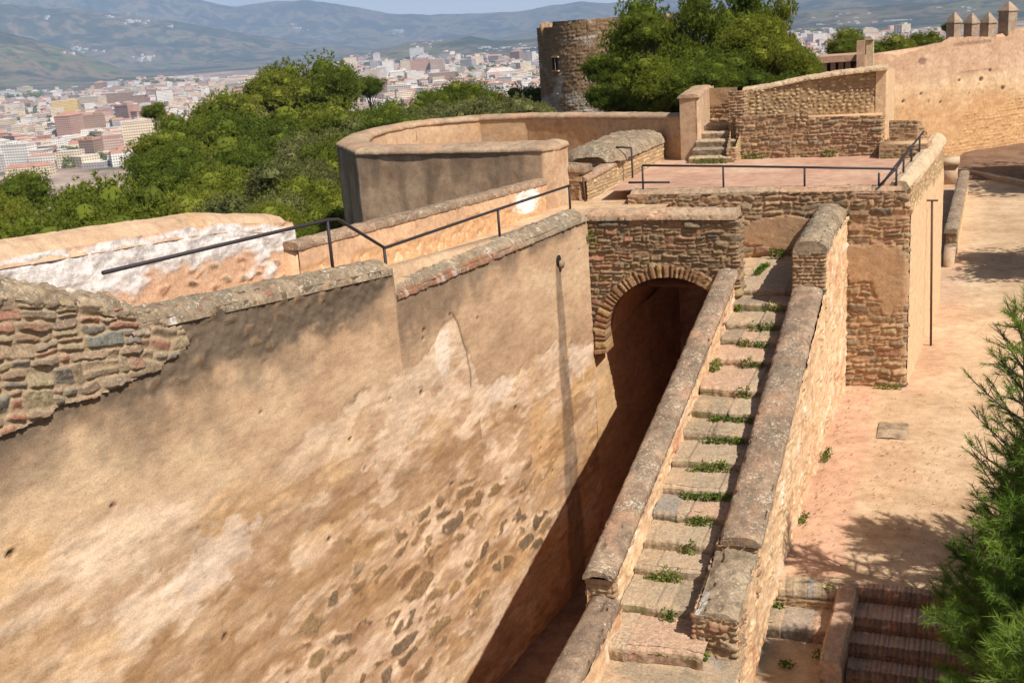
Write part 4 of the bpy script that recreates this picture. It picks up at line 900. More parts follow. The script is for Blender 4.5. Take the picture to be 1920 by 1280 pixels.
def merlon(u, z, w, hs, hp):
    mb = MB(); q = lambda a, b: fpt(u + a, .02 + b)
    mb.prism([q(-w / 2, 0), q(w / 2, 0), q(w / 2, w), q(-w / 2, w)], z - .3, z + hs)
    o = .05; b = [q(-w / 2 - o, -o), q(w / 2 + o, -o), q(w / 2 + o, w + o), q(-w / 2 - o, w + o)]
    V = [(p[0], p[1], z + hs) for p in b] + [(p[0], p[1], z + hs + .06) for p in b] + [q(dx, w / 2 + dy) + (z + hs + hp,) for dx, dy in ((-.06, -.06), (.06, -.06), (.06, .06), (-.06, .06))]
    Q = [(3, 2, 1, 0), (8, 9, 10, 11)] + [(i, (i + 1) % 4, 4 + (i + 1) % 4, 4 + i) for i in range(4)] + [(4 + i, 4 + (i + 1) % 4, 8 + (i + 1) % 4, 8 + i) for i in range(4)]
    mb.add(V, Q, mi=1); return mb.build('merlon', [M['kerb2'], M['kerb2']], fwl, smooth=False)
M['kerb2'] = mat_rock('merlon_cap', (lin(150, 128, 108), lin(172, 148, 126), lin(188, 166, 142)), None, None, lichen=.3, bump=.5, nscale=4)
merlon(8.35, 6.64, .56, .74, .58); merlon(9.7, 6.56, .56, .7, .56); merlon(11.05, 6.46, .62, .74, .58); merlon(12.65, 6.66, .7, 1.1, .54)

# ------------------------------------------------------------------ courtyard ground and details on the right
mb = MB()
def gx(X, Y):
    n = fbm(X * .5, Y * .5, 3, 5)
    strip = sst(2.75, 2.65, X - .06 * (Y - 8) * 0 + n * .12 - .0) * (Y < 13.6)
    bs = np.interp(Y, [13.9, 22], [3.95, 4.6])
    strip = np.clip(strip + sst(.08, 0, X - bs) * (Y >= 13.6) * .5, 0, 1)
    br = (np.abs(((Y + .05 * np.sin(X * 9)) / .3) % 1 - .5) > .46) * strip
    gr = blob(X, Y, 3.2, 9.0, .65, 1.9, 4, .4)
    return dict(pink=strip * .9, gravel=gr * (1 - strip), dark=np.clip(br * .35 + sst(.25, .5, fbm(X * 1.5, Y * 1.5, 8, 5)) * .35 + gr * (fbm(X * 14, Y * 14, 3, 2) > .25) * .5, 0, 1), h=gr * fbm(X * 14, Y * 14, 3, 2) * .02)
flat_grid(mb, 1.5, 9.5, 3.8, 48, 0, .07, .02, .9, 2, gx)
struct(mb.build('courtyard_ground', M['ground']))
mb = MB(); flat_grid(mb, -4, 26, 46, 74, 0, .3, .1, .5, zf=lambda X, Y: np.interp(Y, [46, 48, 58, 60], [-.05, .2, .3, .3]) * sst(4.3, 4.9, X) - .06); struct(mb.build('earth_bank', M['earth']))
mb = MB(); flat_grid(mb, 9.5, 26, -14, 46, -.02, .5, .05, .5); struct(mb.build('yard', M['ground']))
kb = thing('path_kerb', 'low plastered kerb in the shade along the foot of the curtain wall bank', 'kerb', (6, 46, 0))
mb = MB(); sweep(mb, [(4.5, 49.8, .22), (7.4, 45.0, .22), (14, 34.5, .22)], [(-.2, -.25), (-.2, 0), (.2, 0), (.2, -.25)], .2, .02, 2, 3, lambda U, S, P: dict()); mb.build('kerb', M['plaster'], kb)
bn = thing('pink_block', 'pink plastered block standing by the end of the low path wall', 'block', (4.1, 46, 0))
mb = MB(); mb.box(3.7, 4.45, 45.7, 47, -.1, .95); mb.build('base', M['plaster'], bn)
mb = MB(); mb.box(3.6, 4.52, 45.6, 47.1, .953, 1.22); mb.build('slab', M['lcap'], bn)
lw = thing('low_wall', 'low rubble wall with grey top running along the pink path', 'wall', (4.5, 36, 0))
mb = MB(); masonry(mb, [(4.05, 29.2), (4.42, 29.1), (4.9, 43.6), (4.6, 43.8)], -.1, .86, .04, kind='r', seed=95, prot=.03, sx=.2, sy=.12, under=lambda U, Z: sst(.45, .25, Z + fbm(U, Z, 2, 3) * .2)); mb.build('rubble_face', M['light'], lw)
mb = MB(); sweep(mb, [(4.2, 29.1, .86), (4.72, 43.7, .86)], arc_prof(.46, .12), .05, .03, 4, 6, lambda U, S, P: dict(pink=S * 0)); mb.build('top', M['pcap'], lw)
lb = thing('low_wall_end', 'lower plastered end block in front of the low rubble path wall', 'wall', (4.2, 28, 0))
mb = MB(); mb.prism([(4.0, 27.2), (4.32, 27.15), (4.42, 29.05), (4.0, 29.05)], -.1, .45); mb.build('block', M['plaster'], lb)
dc = thing('drain_cover', 'weathered grey stone drain cover set into the pink courtyard floor', 'drain cover', (3.15, 11, .01))
mb = MB(); flat_grid(mb, 2.86, 3.47, 10.5, 11.48, .028, .03, .02, 4, 5, lambda X, Y: dict(stone=np.zeros_like(X), dark=sst(-.1, .2, fbm(X * 4, Y * 4, 2, 4)))); mb.build('slab', M['step'], dc)

# small stone steps bottom right
tsx = thing('low_stone_steps', 'two low broken stone steps between the stair parapet and the short kerb wall', 'steps', (2.2, 3, -.3))
mb = MB()
sweep(mb, [(1.66, 3.78, -.02), (2.15, 3.82, 0), (2.98, 3.9, 0)], [(-.34, -.02), (-.1, .02), (.08, .01), (.18, -.05), (.21, -.14), (.19, -.24)], .025, .04, 5, 7, lambda U, S, P: dict(stone=np.ones_like(U), rnd=np.floor(U / .11) * .37 % 1, mort=(np.abs((U / .11) % 1 - .5) > .42) * (S > .3) * .8, dust=sst(.3, .15, S)))
mb.build('brick_edge', M['step'], tsx)
mb = MB(); masonry(mb, [(1.6, 3.55), (2.75, 3.62)], -.5, -.18, .02, seed=97, prot=.04, ch=(.05, .09), sw=(.08, .22), warp=.05); mb.build('riser', M['brown'], tsx)
def stonestep(name, x0, x1, y0, y1, z, hgt, seed, parent, mat='step', cutw=(.25, .5), y_at=None):
    rs = np.random.RandomState(seed); mb = MB()
    prof = [(y1, z + .01), (y0 + .08, z), (y0 + .02, z - .03), (y0, z - .08), (y0 + .02, z - hgt)]
    s_, q = polypath(prof, .02); nX = int((x1 - x0) / .02); X = np.linspace(x0, x1, nX)
    P = np.zeros((nX, len(s_), 3)); P[..., 0] = X[:, None]; P[..., 1] = q[None, :, 0]; P[..., 2] = q[None, :, 1]
    e = x0 + np.cumsum(rs.uniform(*cutw, 60)); cid = np.searchsorted(e, X); gd = np.min(np.abs(X[:, None] - e[None]), 1)
    g = sst(min(.02, cutw[0] * .25), 0, gd)[:, None]
    jit = rs.uniform(-1, 1, 62)
    am = .03 if cutw[0] > .2 else .009
    P[..., 1] += (jit[cid] * am)[:, None]
    P = P + norms(P, True) * (fbm(P[..., 0] * 5, P[..., 1] * 5, P[..., 2] * 5 + seed, 4) * am + (jit[cid] * am * .4)[:, None] - g * .02)[..., None]
    fr = np.ones(len(s_)) if mat != 'brick' else ((q[:, 0] < y0 + .16) * 1.)
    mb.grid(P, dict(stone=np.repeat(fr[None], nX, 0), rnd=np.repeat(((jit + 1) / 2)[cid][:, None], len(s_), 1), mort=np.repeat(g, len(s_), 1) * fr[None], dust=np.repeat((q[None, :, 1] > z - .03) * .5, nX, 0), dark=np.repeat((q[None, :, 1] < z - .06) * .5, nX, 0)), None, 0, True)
    return mb.build(name, M[mat], parent)
stonestep('step', 1.6, 2.65, 2.95, 3.7, -.34, .26, 5, tsx)
mb = MB(); flat_grid(mb, 1.2, 2.6, -2, 3.05, -.58, .05, .04, 2, 4); struct(mb.build('lower_ground', M['ground']))
mb = MB(); flat_grid(mb, -.05, 1.75, -3.2, .55, .56, .04, .03, 2, 5, lambda X, Y: dict(stone=np.ones_like(X), rnd=hsh(np.floor(X / .5 + .3 * fbm(X, Y, 2, 2)), np.floor(Y / .45)), dust=sst(-.2, .2, fbm(X * 2, Y * 2, 3, 3)))); struct(mb.build('stair_landing', M['step']))
kw = thing('kerb_wall', 'short sloping plastered kerb wall between stone steps and brick steps', 'wall', (2.8, 3, -.4))
mb = MB()
def kx(U, S, P): return dict(pink=S * 0, white=S * 0)
sweep(mb, [(2.74, 2.0, -.32), (2.78, 2.5, -.16), (2.84, 3.4, -.02), (2.86, 3.85, .02)], [(-.17, -.6), (-.17, -.03), (-.13, .02), (.13, .02), (.17, -.03), (.17, -.6)], .03, .025, 3, 11, kx)
M['kerb'] = mat_rock('kerb_render', (lin(170, 132, 108), lin(190, 152, 126), lin(204, 168, 142)), None, None, layers=(('pink', lin(190, 130, 100), .5),), lichen=.3, speck=.2, bump=.5, nscale=4)
mb.build('rendered_wall', M['kerb'], kw)
bs = thing('brick_steps', 'broad flight of worn brick steps in the shade of the pine', 'steps', (3.8, 2.5, -.4))
BY = [3.62, 3.02, 2.55, 2.1, 1.65, 1.2]
for k in range(6):
    stonestep('step', 2.96, 5.6, BY[k], BY[k] + (.34 if k == 0 else .75), .03 - .175 * k, .22, 60 + k, bs, 'brick', (.065, .08))
mb = MB(); flat_grid(mb, 2.4, 9.5, -6, 1.9, -1.08, .1, .05, 1.5); struct(mb.build('lower_path', M['ground']))

# ------------------------------------------------------------------ round tower and pavilion beyond the bastion
def ray(px, py, D):
    """point seen at photo pixel px,py at horizontal distance D from the camera"""
    d = fw + rt * ((px - 960) / FPX) - up * ((py - 640) / FPX)
    k = D / math.hypot(d.x, d.y); return CAM + d * k
tw = thing('round_tower', 'tall round stone tower with one small window behind the pines', 'tower', (-17.3, 60.5, 0))
TC = (-17.55, 61.2); TR = 4.5
mb = MB()
aa = np.linspace(-math.pi * 1.25, math.pi * .75, 420)
pt = [(TC[0] - TR * math.cos(a) * 1, TC[1] - TR * math.sin(a)) for a in np.linspace(-.75, math.pi * 2 - .75, 300)]
def tw_under(U, Z): return None
def tw_extra(U, Z, s_): return dict(white=sst(.1, .45, fbm(U * .8, Z * 1.2, 6, 4) + .45 * sst(5.2, 3.8, Z)) * .8)
ttop = lambda u: 8.72 + .32 * (np.clip(fbm(u * .6, 3, 1, 3) + .35 * sst(7.3, 8.2, u), 0, .6) > .12) + fbm(u * 3, 2, 1, 3) * .06
masonry(mb, pt, -1, ttop, .07, kind='c', seed=101, prot=.04, ch=(.16, .24), sw=(.25, .6), warp=.06, gap=.01, bev=.05, extra=tw_extra)
mb.prism([(p[0] * .985 + TC[0] * .015, p[1] * .985 + TC[1] * .015) for p in pt[:-1:8]], -1, 8.6)
mb.build('wall', M['tower'], tw)
wp = ray(1067, 118, 75); wdir = (Vector((wp.x, wp.y)) - Vector(TC)).normalized(); tng = Vector((-wdir.y, wdir.x))
def wbox(mb, w, h, d0, d1, z, dx=0):
    c = Vector(TC) + wdir * TR + tng * dx
    V = []
    for zz in (z - h / 2, z + h / 2):
        for s_, e in ((-1, d1), (1, d1), (1, d0), (-1, d0)):
            q = c + tng * (s_ * w / 2) + wdir * e; V.append((q.x, q.y, zz))
    mb.add(V, [(3, 2, 1, 0), (4, 5, 6, 7), (0, 1, 5, 4), (1, 2, 6, 5), (2, 3, 7, 6), (3, 0, 4, 7)])
mb = MB(); wbox(mb, .52, .78, -.4, .11, 6.42); wo = mb.build('window', M['black'], tw, smooth=False)
mb = MB(); wbox(mb, .64, .09, -.2, .16, 6.86); mb.build('lintel', M['lcap'], wo, smooth=False)
mb = MB(); wbox(mb, .6, .08, -.2, .17, 5.99); mb.build('sill', M['lcap'], wo, smooth=False)
mb = MB(); wbox(mb, .05, .74, .1, .135, 6.42, .02); mb.build('mullion', M['lcap'], wo, smooth=False)
for (px, w_, h_) in ((1009, .28, .3), (1016, .2, .36), (1023, .22, .26), (1046, .26, .34)):
    p = ray(px + 4, 36, 75); mb = MB(); z = 8.7
    yy = 58.0 - .9 * (1047 - px) / 40
    mb.prism([(p.x - w_ / 2, p.y + .3), (p.x + w_ / 2, p.y + .3), (p.x + w_ / 2 * .8, p.y + .8), (p.x - w_ / 2, p.y + .8)], z - .5, [z + h_, z + h_ * .8, z + h_, z + h_ * .9]); mb.build('merlon_stump', M['tower'], tw)

pv = thing('gate_pavilion', 'low grey roofed pavilion with posts and a tall stone pillar before the curtain wall', 'pavilion', (-.8, 47, 3))
def rbx(mb, px0, px1, py0, py1, D, dep, mi=0):
    a_, b_ = ray(px0, (py0 + py1) / 2, D), ray(px1, (py0 + py1) / 2, D)
    z1 = ray((px0 + px1) / 2, py0, D).z; z0 = ray((px0 + px1) / 2, py1, D).z
    mb.prism([(a_.x, a_.y), (b_.x, b_.y), (b_.x + .3 * dep * 0, b_.y + dep), (a_.x, a_.y + dep)], z0, z1, mi)
mb = MB(); rbx(mb, 1606, 1621, 77, 150, 60, .5); mb.build('pillar', M['kerb'], pv, smooth=False)
mb = MB(); rbx(mb, 1624, 1637, 76, 150, 60.3, .6); p = ray(1630, 76, 60.3); a_, b_ = ray(1622, 76, 60.2), ray(1638.5, 76, 60.2)
mb.add([(a_.x, a_.y, a_.z), (b_.x, b_.y, a_.z), (b_.x, b_.y + .7, a_.z), (a_.x, a_.y + .7, a_.z), ((a_.x + b_.x) / 2, a_.y, a_.z + .22), ((a_.x + b_.x) / 2, a_.y + .7, a_.z + .22)], [(0, 1, 2, 3), (1, 4, 5, 2), (4, 0, 3, 5)], [(1, 0, 4), (3, 2, 5)])
mb.build('gabled_pillar', M['lcap'], pv, smooth=False)
mb = MB(); rbx(mb, 1530, 1606, 105, 117, 61, 2.5); mb.build('roof', M['kerb'], pv, smooth=False)
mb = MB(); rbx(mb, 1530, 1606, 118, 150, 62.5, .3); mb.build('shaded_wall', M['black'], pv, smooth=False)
for px in (1541, 1557, 1572, 1585): 
    mb = MB(); rbx(mb, px, px + 9, 117, 150, 61.2, .2); mb.build('post', M['kerb'], pv, smooth=False)

# ------------------------------------------------------------------ iron railings, gate post, T pole
def rail(name, label, segs, posts, cat='railing', r=.027, loc=(0, 0, 0)):
    t = thing(name, label, cat, loc)
    for s_ in segs:
        mb = MB(); mb.tube(s_, r, 8); mb.build('rail', M['iron'], t)
    for a_, b_ in posts:
        mb = MB(); mb.tube([a_, b_], r * .95, 8); mb.build('post', M['iron'], t)
    return t
rail('handrail', 'dark iron handrail bent along the top of the rampart wall', [[(-4.99, -2.85, 6.58), (-4.53, 1.51, 6.4), (-4.5, 1.77, 6.36), (-4.38, 2.93, 5.68), (-3.96, 6.9, 5.62), (-3.62, 10.27, 5.55)]],
     [((-4.53, 1.5, 5.5), (-4.53, 1.5, 6.39)), ((-4.385, 2.92, 4.9), (-4.385, 2.92, 5.67)), ((-3.965, 6.88, 4.95), (-3.965, 6.88, 5.61)), ((-3.625, 10.25, 4.9), (-3.625, 10.25, 5.54))], loc=(-4.2, 4, 5))
rail('railing', 'straight dark iron railing along the front edge of the red terrace', [[(-3.03, 14.3, 5.42), (-1.01, 14.27, 5.36), (.92, 14.25, 5.29), (2.95, 14.22, 5.21)], [(-3.4, 14.3, 5.0), (-2.35, 14.3, 4.99)]],
     [((-3.03, 14.3, 4.7), (-3.03, 14.3, 5.41)), ((-1.01, 14.27, 4.7), (-1.01, 14.27, 5.35)), ((.92, 14.25, 4.7), (.92, 14.25, 5.28)), ((2.6, 14.24, 4.7), (2.6, 14.24, 5.12))], loc=(0, 14.3, 4.8))
rail('railing', 'dark iron railing running back beside the pale side coping of the terrace', [[(2.62, 14.0, 4.86), (2.98, 14.2, 5.22), (3.07, 15.2, 5.3), (3.2, 17, 5.36), (3.42, 19.6, 5.45)]],
     [((2.985, 14.2, 4.7), (2.985, 14.2, 5.21)), ((3.09, 15.4, 4.7), (3.09, 15.4, 5.3)), ((3.21, 17.1, 4.7), (3.21, 17.1, 5.36)), ((3.35, 18.8, 4.7), (3.35, 18.8, 5.4))], loc=(3.1, 16, 4.8))
rail('gate_rail', 'bent dark iron rail above the ramp wall by the ruined chamber', [[(-4.9, 16.95, 5.25), (-4.35, 16.7, 5.62), (-3.92, 16.6, 5.6)]], [((-3.92, 16.6, 4.6), (-3.92, 16.6, 5.6))], loc=(-4.3, 16.7, 4.8))
gp = thing('gate_post', 'thin rusty iron post against the short stone stub wall', 'post', (-4.6, 14.45, 4.5))
mb = MB(); mb.tube([(-4.6, 14.42, 4.4), (-4.63, 14.42, 5.15)], .025, 8); mb.build('post', M['rust'], gp)
tp = thing('t_pole', 'thin rusty T shaped pole standing against the bastion side wall', 'pole', (3.85, 17.5, 0))
mb = MB(); mb.tube([(3.8, 17.62, .02), (3.72, 17.6, 3.9)], .03, 8); mb.build('upright', M['rust'], tp)
mb = MB(); mb.tube([(3.44, 17.5, 3.93), (3.86, 17.62, 3.9)], .025, 8); mb.build('crossbar', M['rust'], tp)

# ------------------------------------------------------------------ weeds on the stairs
rs = np.random.RandomState(99)
def leaf_cloud(mb, C_, R, n, size, rs, flatten=.6, mi=0):
    d = rs.normal(size=(n, 3)); d /= np.linalg.norm(d, axis=1)[:, None]
    r = rs.uniform(.25, 1, n) ** .5
    c = np.asarray(C_) + d * r[:, None] * np.asarray(R); 
    a = rs.normal(size=(n, 3)); a /= np.linalg.norm(a, axis=1)[:, None]
    b = np.cross(a, rs.normal(size=(n, 3))); b /= np.linalg.norm(b, axis=1)[:, None]
    s_ = (size * rs.uniform(.6, 1.4, n))[:, None]
    V = np.stack([c - a * s_, c + b * s_ * .45, c + a * s_, c - b * s_ * .45], 1).reshape(-1, 3)
    mb.add(V, np.arange(4 * n).reshape(n, 4), mi=mi)
ORD = ['lowest', 'second', 'third', 'fourth', 'fifth', 'sixth', 'seventh', 'eighth', 'ninth', 'tenth', 'eleventh', 'twelfth', 'thirteenth', 'fourteenth', 'top']
def weed(x, y, z, rx, ry, rz, label, n=90, size=.028):
    mb = MB()
    ln = max(rx, ry); nq = max(2, int(ln / .045))
    for q in range(nq):
        f = (q + .5) / nq * 2 - 1
        leaf_cloud(mb, (x + rx * f + rs.uniform(-.02, .02), y + (ry * f if ry > rx else rs.uniform(-ry, ry) * .5), z + rz * rs.uniform(.2, .6)), (.085, .06, rz * rs.uniform(.4, .85)), int(n / 2), size, rs)
    o = mb.build('weed_clump', M['weed'], None, smooth=False); tag(o, label, 'weeds', 'green weeds on the stairs'); return o
WD = {13: (.75, .2), 12: (.72, .16), 11: (.5, .36), 10: (.62, .26), 9: (.72, .12), 8: (.62, .2), 7: (.7, .24), 6: (.68, .24), 5: (.72, .2), 4: (.72, .26), 3: (.78, .16), 2: (.62, .14), 1: (.72, .12)}
for k, (x, w_) in WD.items():
    w_ = w_ * rs.choice([.7, 1.0, 1.4, 1.9]); x = x + rs.uniform(-.14, .1)
    weed(x, NOSY[k] - .06, .8 + RISE * (k - 1), w_, .06, rs.uniform(.1, .24), 'green weed clump against the riser of the %s step from the bottom' % (ORD[k] if k < 14 else 'top'))
weed(.06, NOSY[13] - .06, .8 + RISE * 12, .06, .06, .18, 'weed clump in the left corner near the head of the stairs')
weed(.06, NOSY[10] - .3, .8 + RISE * 9, .05, .16, .2, 'tall weeds along the left parapet foot half way up the stairs', 140)
weed(.3, NOSY[2] - .05, .8 + RISE, .2, .05, .1, 'sparse weeds at the left end of the third step up')
weed(.18, 12.4, 3.2, .05, .5, .12, 'line of weeds along the joint of the top landing', 120)
weed(.35, 13.7, 3.2, .16, .12, .24, 'leafy green weed tuft at the back of the top landing', 200)
weed(1.2, .2, .6, .1, .1, .12, 'small weed at the foot of the rubble parapet end')
weed(1.75, 3.5, -.36, .12, .05, .12, 'weed patch under the brick edge of the low stone steps', 90)
weed(2.55, 3.75, -.1, .12, .1, .12, 'weed tuft on the brick edge beside the kerb wall', 90)
weed(2.1, 2.2, -.56, .12, .1, .1, 'weed patch on the lower ground below the low stone steps', 90)
weed(2.55, 2.55, -.56, .08, .08, .14, 'weed tuft in the corner at the foot of the kerb wall', 90)
mb = MB()
for q in range(90):
    t_ = rs.uniform(0, 1); leaf_cloud(mb, (-.72 + rs.uniform(-.2, .2), -4 + 6.5 * t_, -3.4), (.12, .2, .08), 18, .05, rs)
struct(mb.build('grass', M['weed'], None, smooth=False), 'stuff', 'grass growing along the foot of the wall in the dark passage')

# ------------------------------------------------------------------ terrain, hills, city plain
def hill(X, Y):
    dx = X - CAM.x; dy = Y - CAM.y; D = np.hypot(dx, dy)
    az = np.degrees(np.arctan2(dx, dy)) + 22.0          # 0 = camera heading, right positive
    zl = np.interp(D, [0, 22, 35, 60, 100, 160, 260, 420, 620], [-9, -11, -15, -20, -27, -44, -72, -104, -116])
    zr = np.interp(D, [0, 30, 75, 110, 180, 300, 480, 700], [-.5, -.6, .8, -2, -22, -66, -104, -116])
    w = sst(-3.5, 3.5, az)
    return zl * (1 - w) + zr * w
na, nr = 200, 120
A_ = np.radians(np.linspace(-22 - 42, -22 + 42, na)); R_ = np.concatenate([np.linspace(16, 140, 70), np.geomspace(145, 720, 50)])
AA, RR = np.meshgrid(A_, R_, indexing='ij'); X = CAM.x + RR * np.sin(AA); Y = CAM.y + RR * np.cos(AA)
Zt = hill(X, Y) + fbm(X * .05, Y * .05, 2, 4) * 2.5
inside = (X > -13.2) & (X < 30) & (Y < 62)                      # under the castle itself
Zt = np.where(inside, np.minimum(Zt, -4.2 - 0 * X), Zt)
Zt = np.where((X > -3) & (Y > 23) & (Y < 70), np.minimum(Zt, -.35), Zt)
M['soil'] = mat_rock('hillside_soil', (lin(92, 84, 58), lin(112, 98, 70), lin(128, 112, 82)), None, None, bump=.4, nscale=.3, grain=6)
mb = MB(); mb.grid(np.stack([X, Y, Zt], -1), {}, None, 0, True); struct(mb.build('hillside', M['soil']))

# distant hills: ridges with profiles read from the skyline, each at its own distance
def slope(px, py):
    d = fw + rt * ((px - 960) / FPX) - up * ((py - 640) / FPX)
    return math.atan2(d.x, d.y), d.z / math.hypot(d.x, d.y)
RIDGES = [(14500, 2600, [(-300, -40), (0, -36), (250, -22), (370, -1), (410, 9), (440, 13), (475, 9), (520, 3), (575, 1), (630, 8), (680, 16), (740, 27), (790, 28), (850, 27), (920, 25), (980, 22), (1040, 10), (1085, 5), (1140, 7), (1250, -2), (1480, -22), (1700, -46), (2200, -80)]),
          (9800, 1500, [(-300, 5), (0, 8), (150, 20), (330, 40), (470, 66), (600, 84), (700, 92), (760, 95), (850, 86), (950, 70), (1060, 50), (1200, 30), (1500, 2), (1700, -22), (2200, -60)]),
          (6300, 800, [(-300, 36), (-60, 52), (0, 62), (60, 74), (120, 92), (180, 112), (240, 134), (300, 142), (420, 140), (560, 128), (660, 118), (700, 98), (760, 82), (830, 76), (880, 68), (930, 78), (1000, 74), (1100, 60), (1300, 52), (1490, 24), (1620, 12), (1760, 4), (1920, -8), (2200, -24)])]
az = np.linspace(math.radians(-22 - 34), math.radians(-22 + 34), 420)
rad = np.concatenate([np.linspace(600, 5300, 14), np.linspace(5450, 15900, 150)])
AZ, RD = np.meshgrid(az, rad, indexing='ij')
X = CAM.x + RD * np.sin(AZ); Y = CAM.y + RD * np.cos(AZ)
Zm = np.full(X.shape, -116.0)
for D, wd, prof in RIDGES:
    q = [slope(*p) for p in prof]; a_ = [t[0] for t in q]; s_ = [t[1] for t in q]
    pk = np.interp(az, a_, s_) * D + CAM.z
    rough = fbm(az * 24, D * .01, 1, 5) * D * .0016
    hgt = (pk + rough + 116)[:, None]
    wob = fbm(AZ * 9, RD * .0001 + D, 2, 3) * wd * .4
    g = np.exp(-(np.maximum(0, D + wob * 0 - RD) / wd) ** 2 * 1.6) * np.exp(-(np.maximum(0, RD - D) / (wd * 1.2)) ** 2)
    spur = 1 - .95 * np.abs(fbm(X * .0013, Y * .0013, D, 6)) * (1 - np.exp(-((RD - D) / (wd * .45)) ** 2)) * 1.6
    Zm = np.maximum(Zm, -116 + hgt * g * spur)
Zm += fbm(X * .004, Y * .004, 3, 4) * 18 * sst(5600, 6800, RD)
mb = MB(); mb.grid(np.stack([X, Y, Zm], -1), dict(el=np.clip((Zm + 116) / 900, 0, 1)), None, 0, True)
k = NT('far_hills', 1.0); P = k.obj()
n1 = k.noise(.0016, 6, P, .6); n2 = k.noise(.007, 5, P, .6)
col = k.ramp(k.math('ADD', k.math('MULTIPLY', n1, .6), k.math('MULTIPLY', n2, .4)), [(.38, lin(48, 60, 42)), (.47, lin(74, 76, 54)), (.53, lin(126, 108, 84)), (.58, lin(92, 102, 60)), (.66, lin(146, 122, 98))])
col = k.mix(k.ramp(k.noise(.012, 4, P, .7), [(.52, 0), (.6, .7)]), col, lin(44, 58, 40))
M['hills'] = k.out(col); struct(mb.build('hills', M['hills']))
# city floor just above the plain
k = NT('city_ground', 1.0); P = k.obj()
col = k.ramp(k.noise(.012, 5, P, .65), [(.36, lin(92, 96, 70)), (.46, lin(150, 128, 112)), (.56, lin(176, 152, 134)), (.66, lin(196, 176, 160))])
mb = MB(); a_ = np.linspace(math.radians(-22 - 36), math.radians(-22 + 36), 60); r_ = np.linspace(480, 6200, 60)
AA, RR = np.meshgrid(a_, r_, indexing='ij'); mb.grid(np.stack([CAM.x + RR * np.sin(AA), CAM.y + RR * np.cos(AA), np.full(AA.shape, -115.3)], -1), {}, None, 0, True)
struct(mb.build('city_ground', k.out(col)))

# ------------------------------------------------------------------ city buildings
def mat_facade(name, col, win=.35):
    k = NT(name, .85); P = k.obj()
    sx = k.N.new('ShaderNodeSeparateXYZ'); k.L.new(P, sx.inputs[0])
    g = k.N.new('ShaderNodeNewGeometry'); sn = k.N.new('ShaderNodeSeparateXYZ'); k.L.new(g.outputs['True Normal'], sn.inputs[0])
    fl = k.math('FRACT', k.math('DIVIDE', sx.outputs[2], 3.2)); band = k.math('MULTIPLY', k.math('GREATER_THAN', fl, .35), k.math('LESS_THAN', fl, .82))
    xy = k.math('ADD', sx.outputs[0], sx.outputs[1]); fx_ = k.math('FRACT', k.math('DIVIDE', xy, 4.1)); bx = k.math('GREATER_THAN', fx_, .42)
    side = k.math('LESS_THAN', k.math('ABSOLUTE', sn.outputs[2]), .3)
    w = k.math('MULTIPLY', k.math('MULTIPLY', band, bx), side)
    c = k.mix(k.math('MULTIPLY', w, .75), k.mix(.3, col, k.mix(1, col, k.ramp(k.noise(.06, 3, P), [(.3, .6), (.7, 1.3)]), 'MULTIPLY')), lin(70, 66, 70))
    return k.out(c)
FAC = {'white': lin(232, 226, 218), 'cream': lin(224, 206, 176), 'pink': lin(212, 182, 164), 'brick red': lin(188, 150, 130), 'yellow': lin(224, 192, 120), 'grey': lin(176, 170, 166), 'brown': lin(164, 134, 110)}
FM = {c: mat_facade('facade_' + c.replace(' ', '_'), v) for c, v in FAC.items()}
RF = {'terracotta': mat_flat('roof_terracotta', lin(188, 138, 114), .9, .4, .2), 'pale': mat_flat('roof_pale', lin(212, 200, 188), .9, .4, .2), 'red': mat_flat('roof_dark_red', lin(160, 116, 98), .9, .4, .2)}
def bmesh(w, d, h, fac, roof, kind, rs):
    """apartment block: body, setback top, parapet slab, stair head; or gabled house"""
    mb = MB()
    if kind == 'gable':
        mb.box(-w / 2, w / 2, -d / 2, d / 2, 0, h)
        o = .5; V = [(-w / 2 - o, -d / 2 - o, h), (w / 2 + o, -d / 2 - o, h), (w / 2 + o, d / 2 + o, h), (-w / 2 - o, d / 2 + o, h), (-w / 2 + d * .3, 0, h + d * .22), (w / 2 - d * .3, 0, h + d * .22)]
        mb.add(V, [(0, 1, 5, 4), (2, 3, 4, 5), (3, 2, 1, 0)], [(1, 2, 5), (3, 0, 4)], mi=1)
    else:
        mb.box(-w / 2, w / 2, -d / 2, d / 2, 0, h)
        mb.box(-w / 2 - .4, w / 2 + .4, -d / 2 - .4, d / 2 + .4, h + .003, h + .8, 1)
        x = rs.uniform(-.3, .1) * w
        mb.box(x, x + w * rs.uniform(.2, .4), -d * .3, d * .25, h + .803, h + rs.uniform(3, 4.5))
        if kind == 'wing':
            mb.box(w / 2 + .003, w / 2 + w * .45, -d * .3, d * .7, 0, h * .7); mb.box(w / 2 + .41, w / 2 + w * .48, -d * .33, d * .73, h * .7 + .003, h * .7 + .7, 1)
        if kind == 'shed':
            pass
    return mb
def place_b(o, px, py, D=None):
    """stand the building on the plain where the sight line meets it"""
    d = fw + rt * ((px - 960) / FPX) - up * ((py - 640) / FPX)
    k_ = (-115.2 - CAM.z) / d.z; p = CAM + d * k_
    o.location = (p.x, p.y, -115.2); return math.hypot(d.x * k_, d.y * k_)
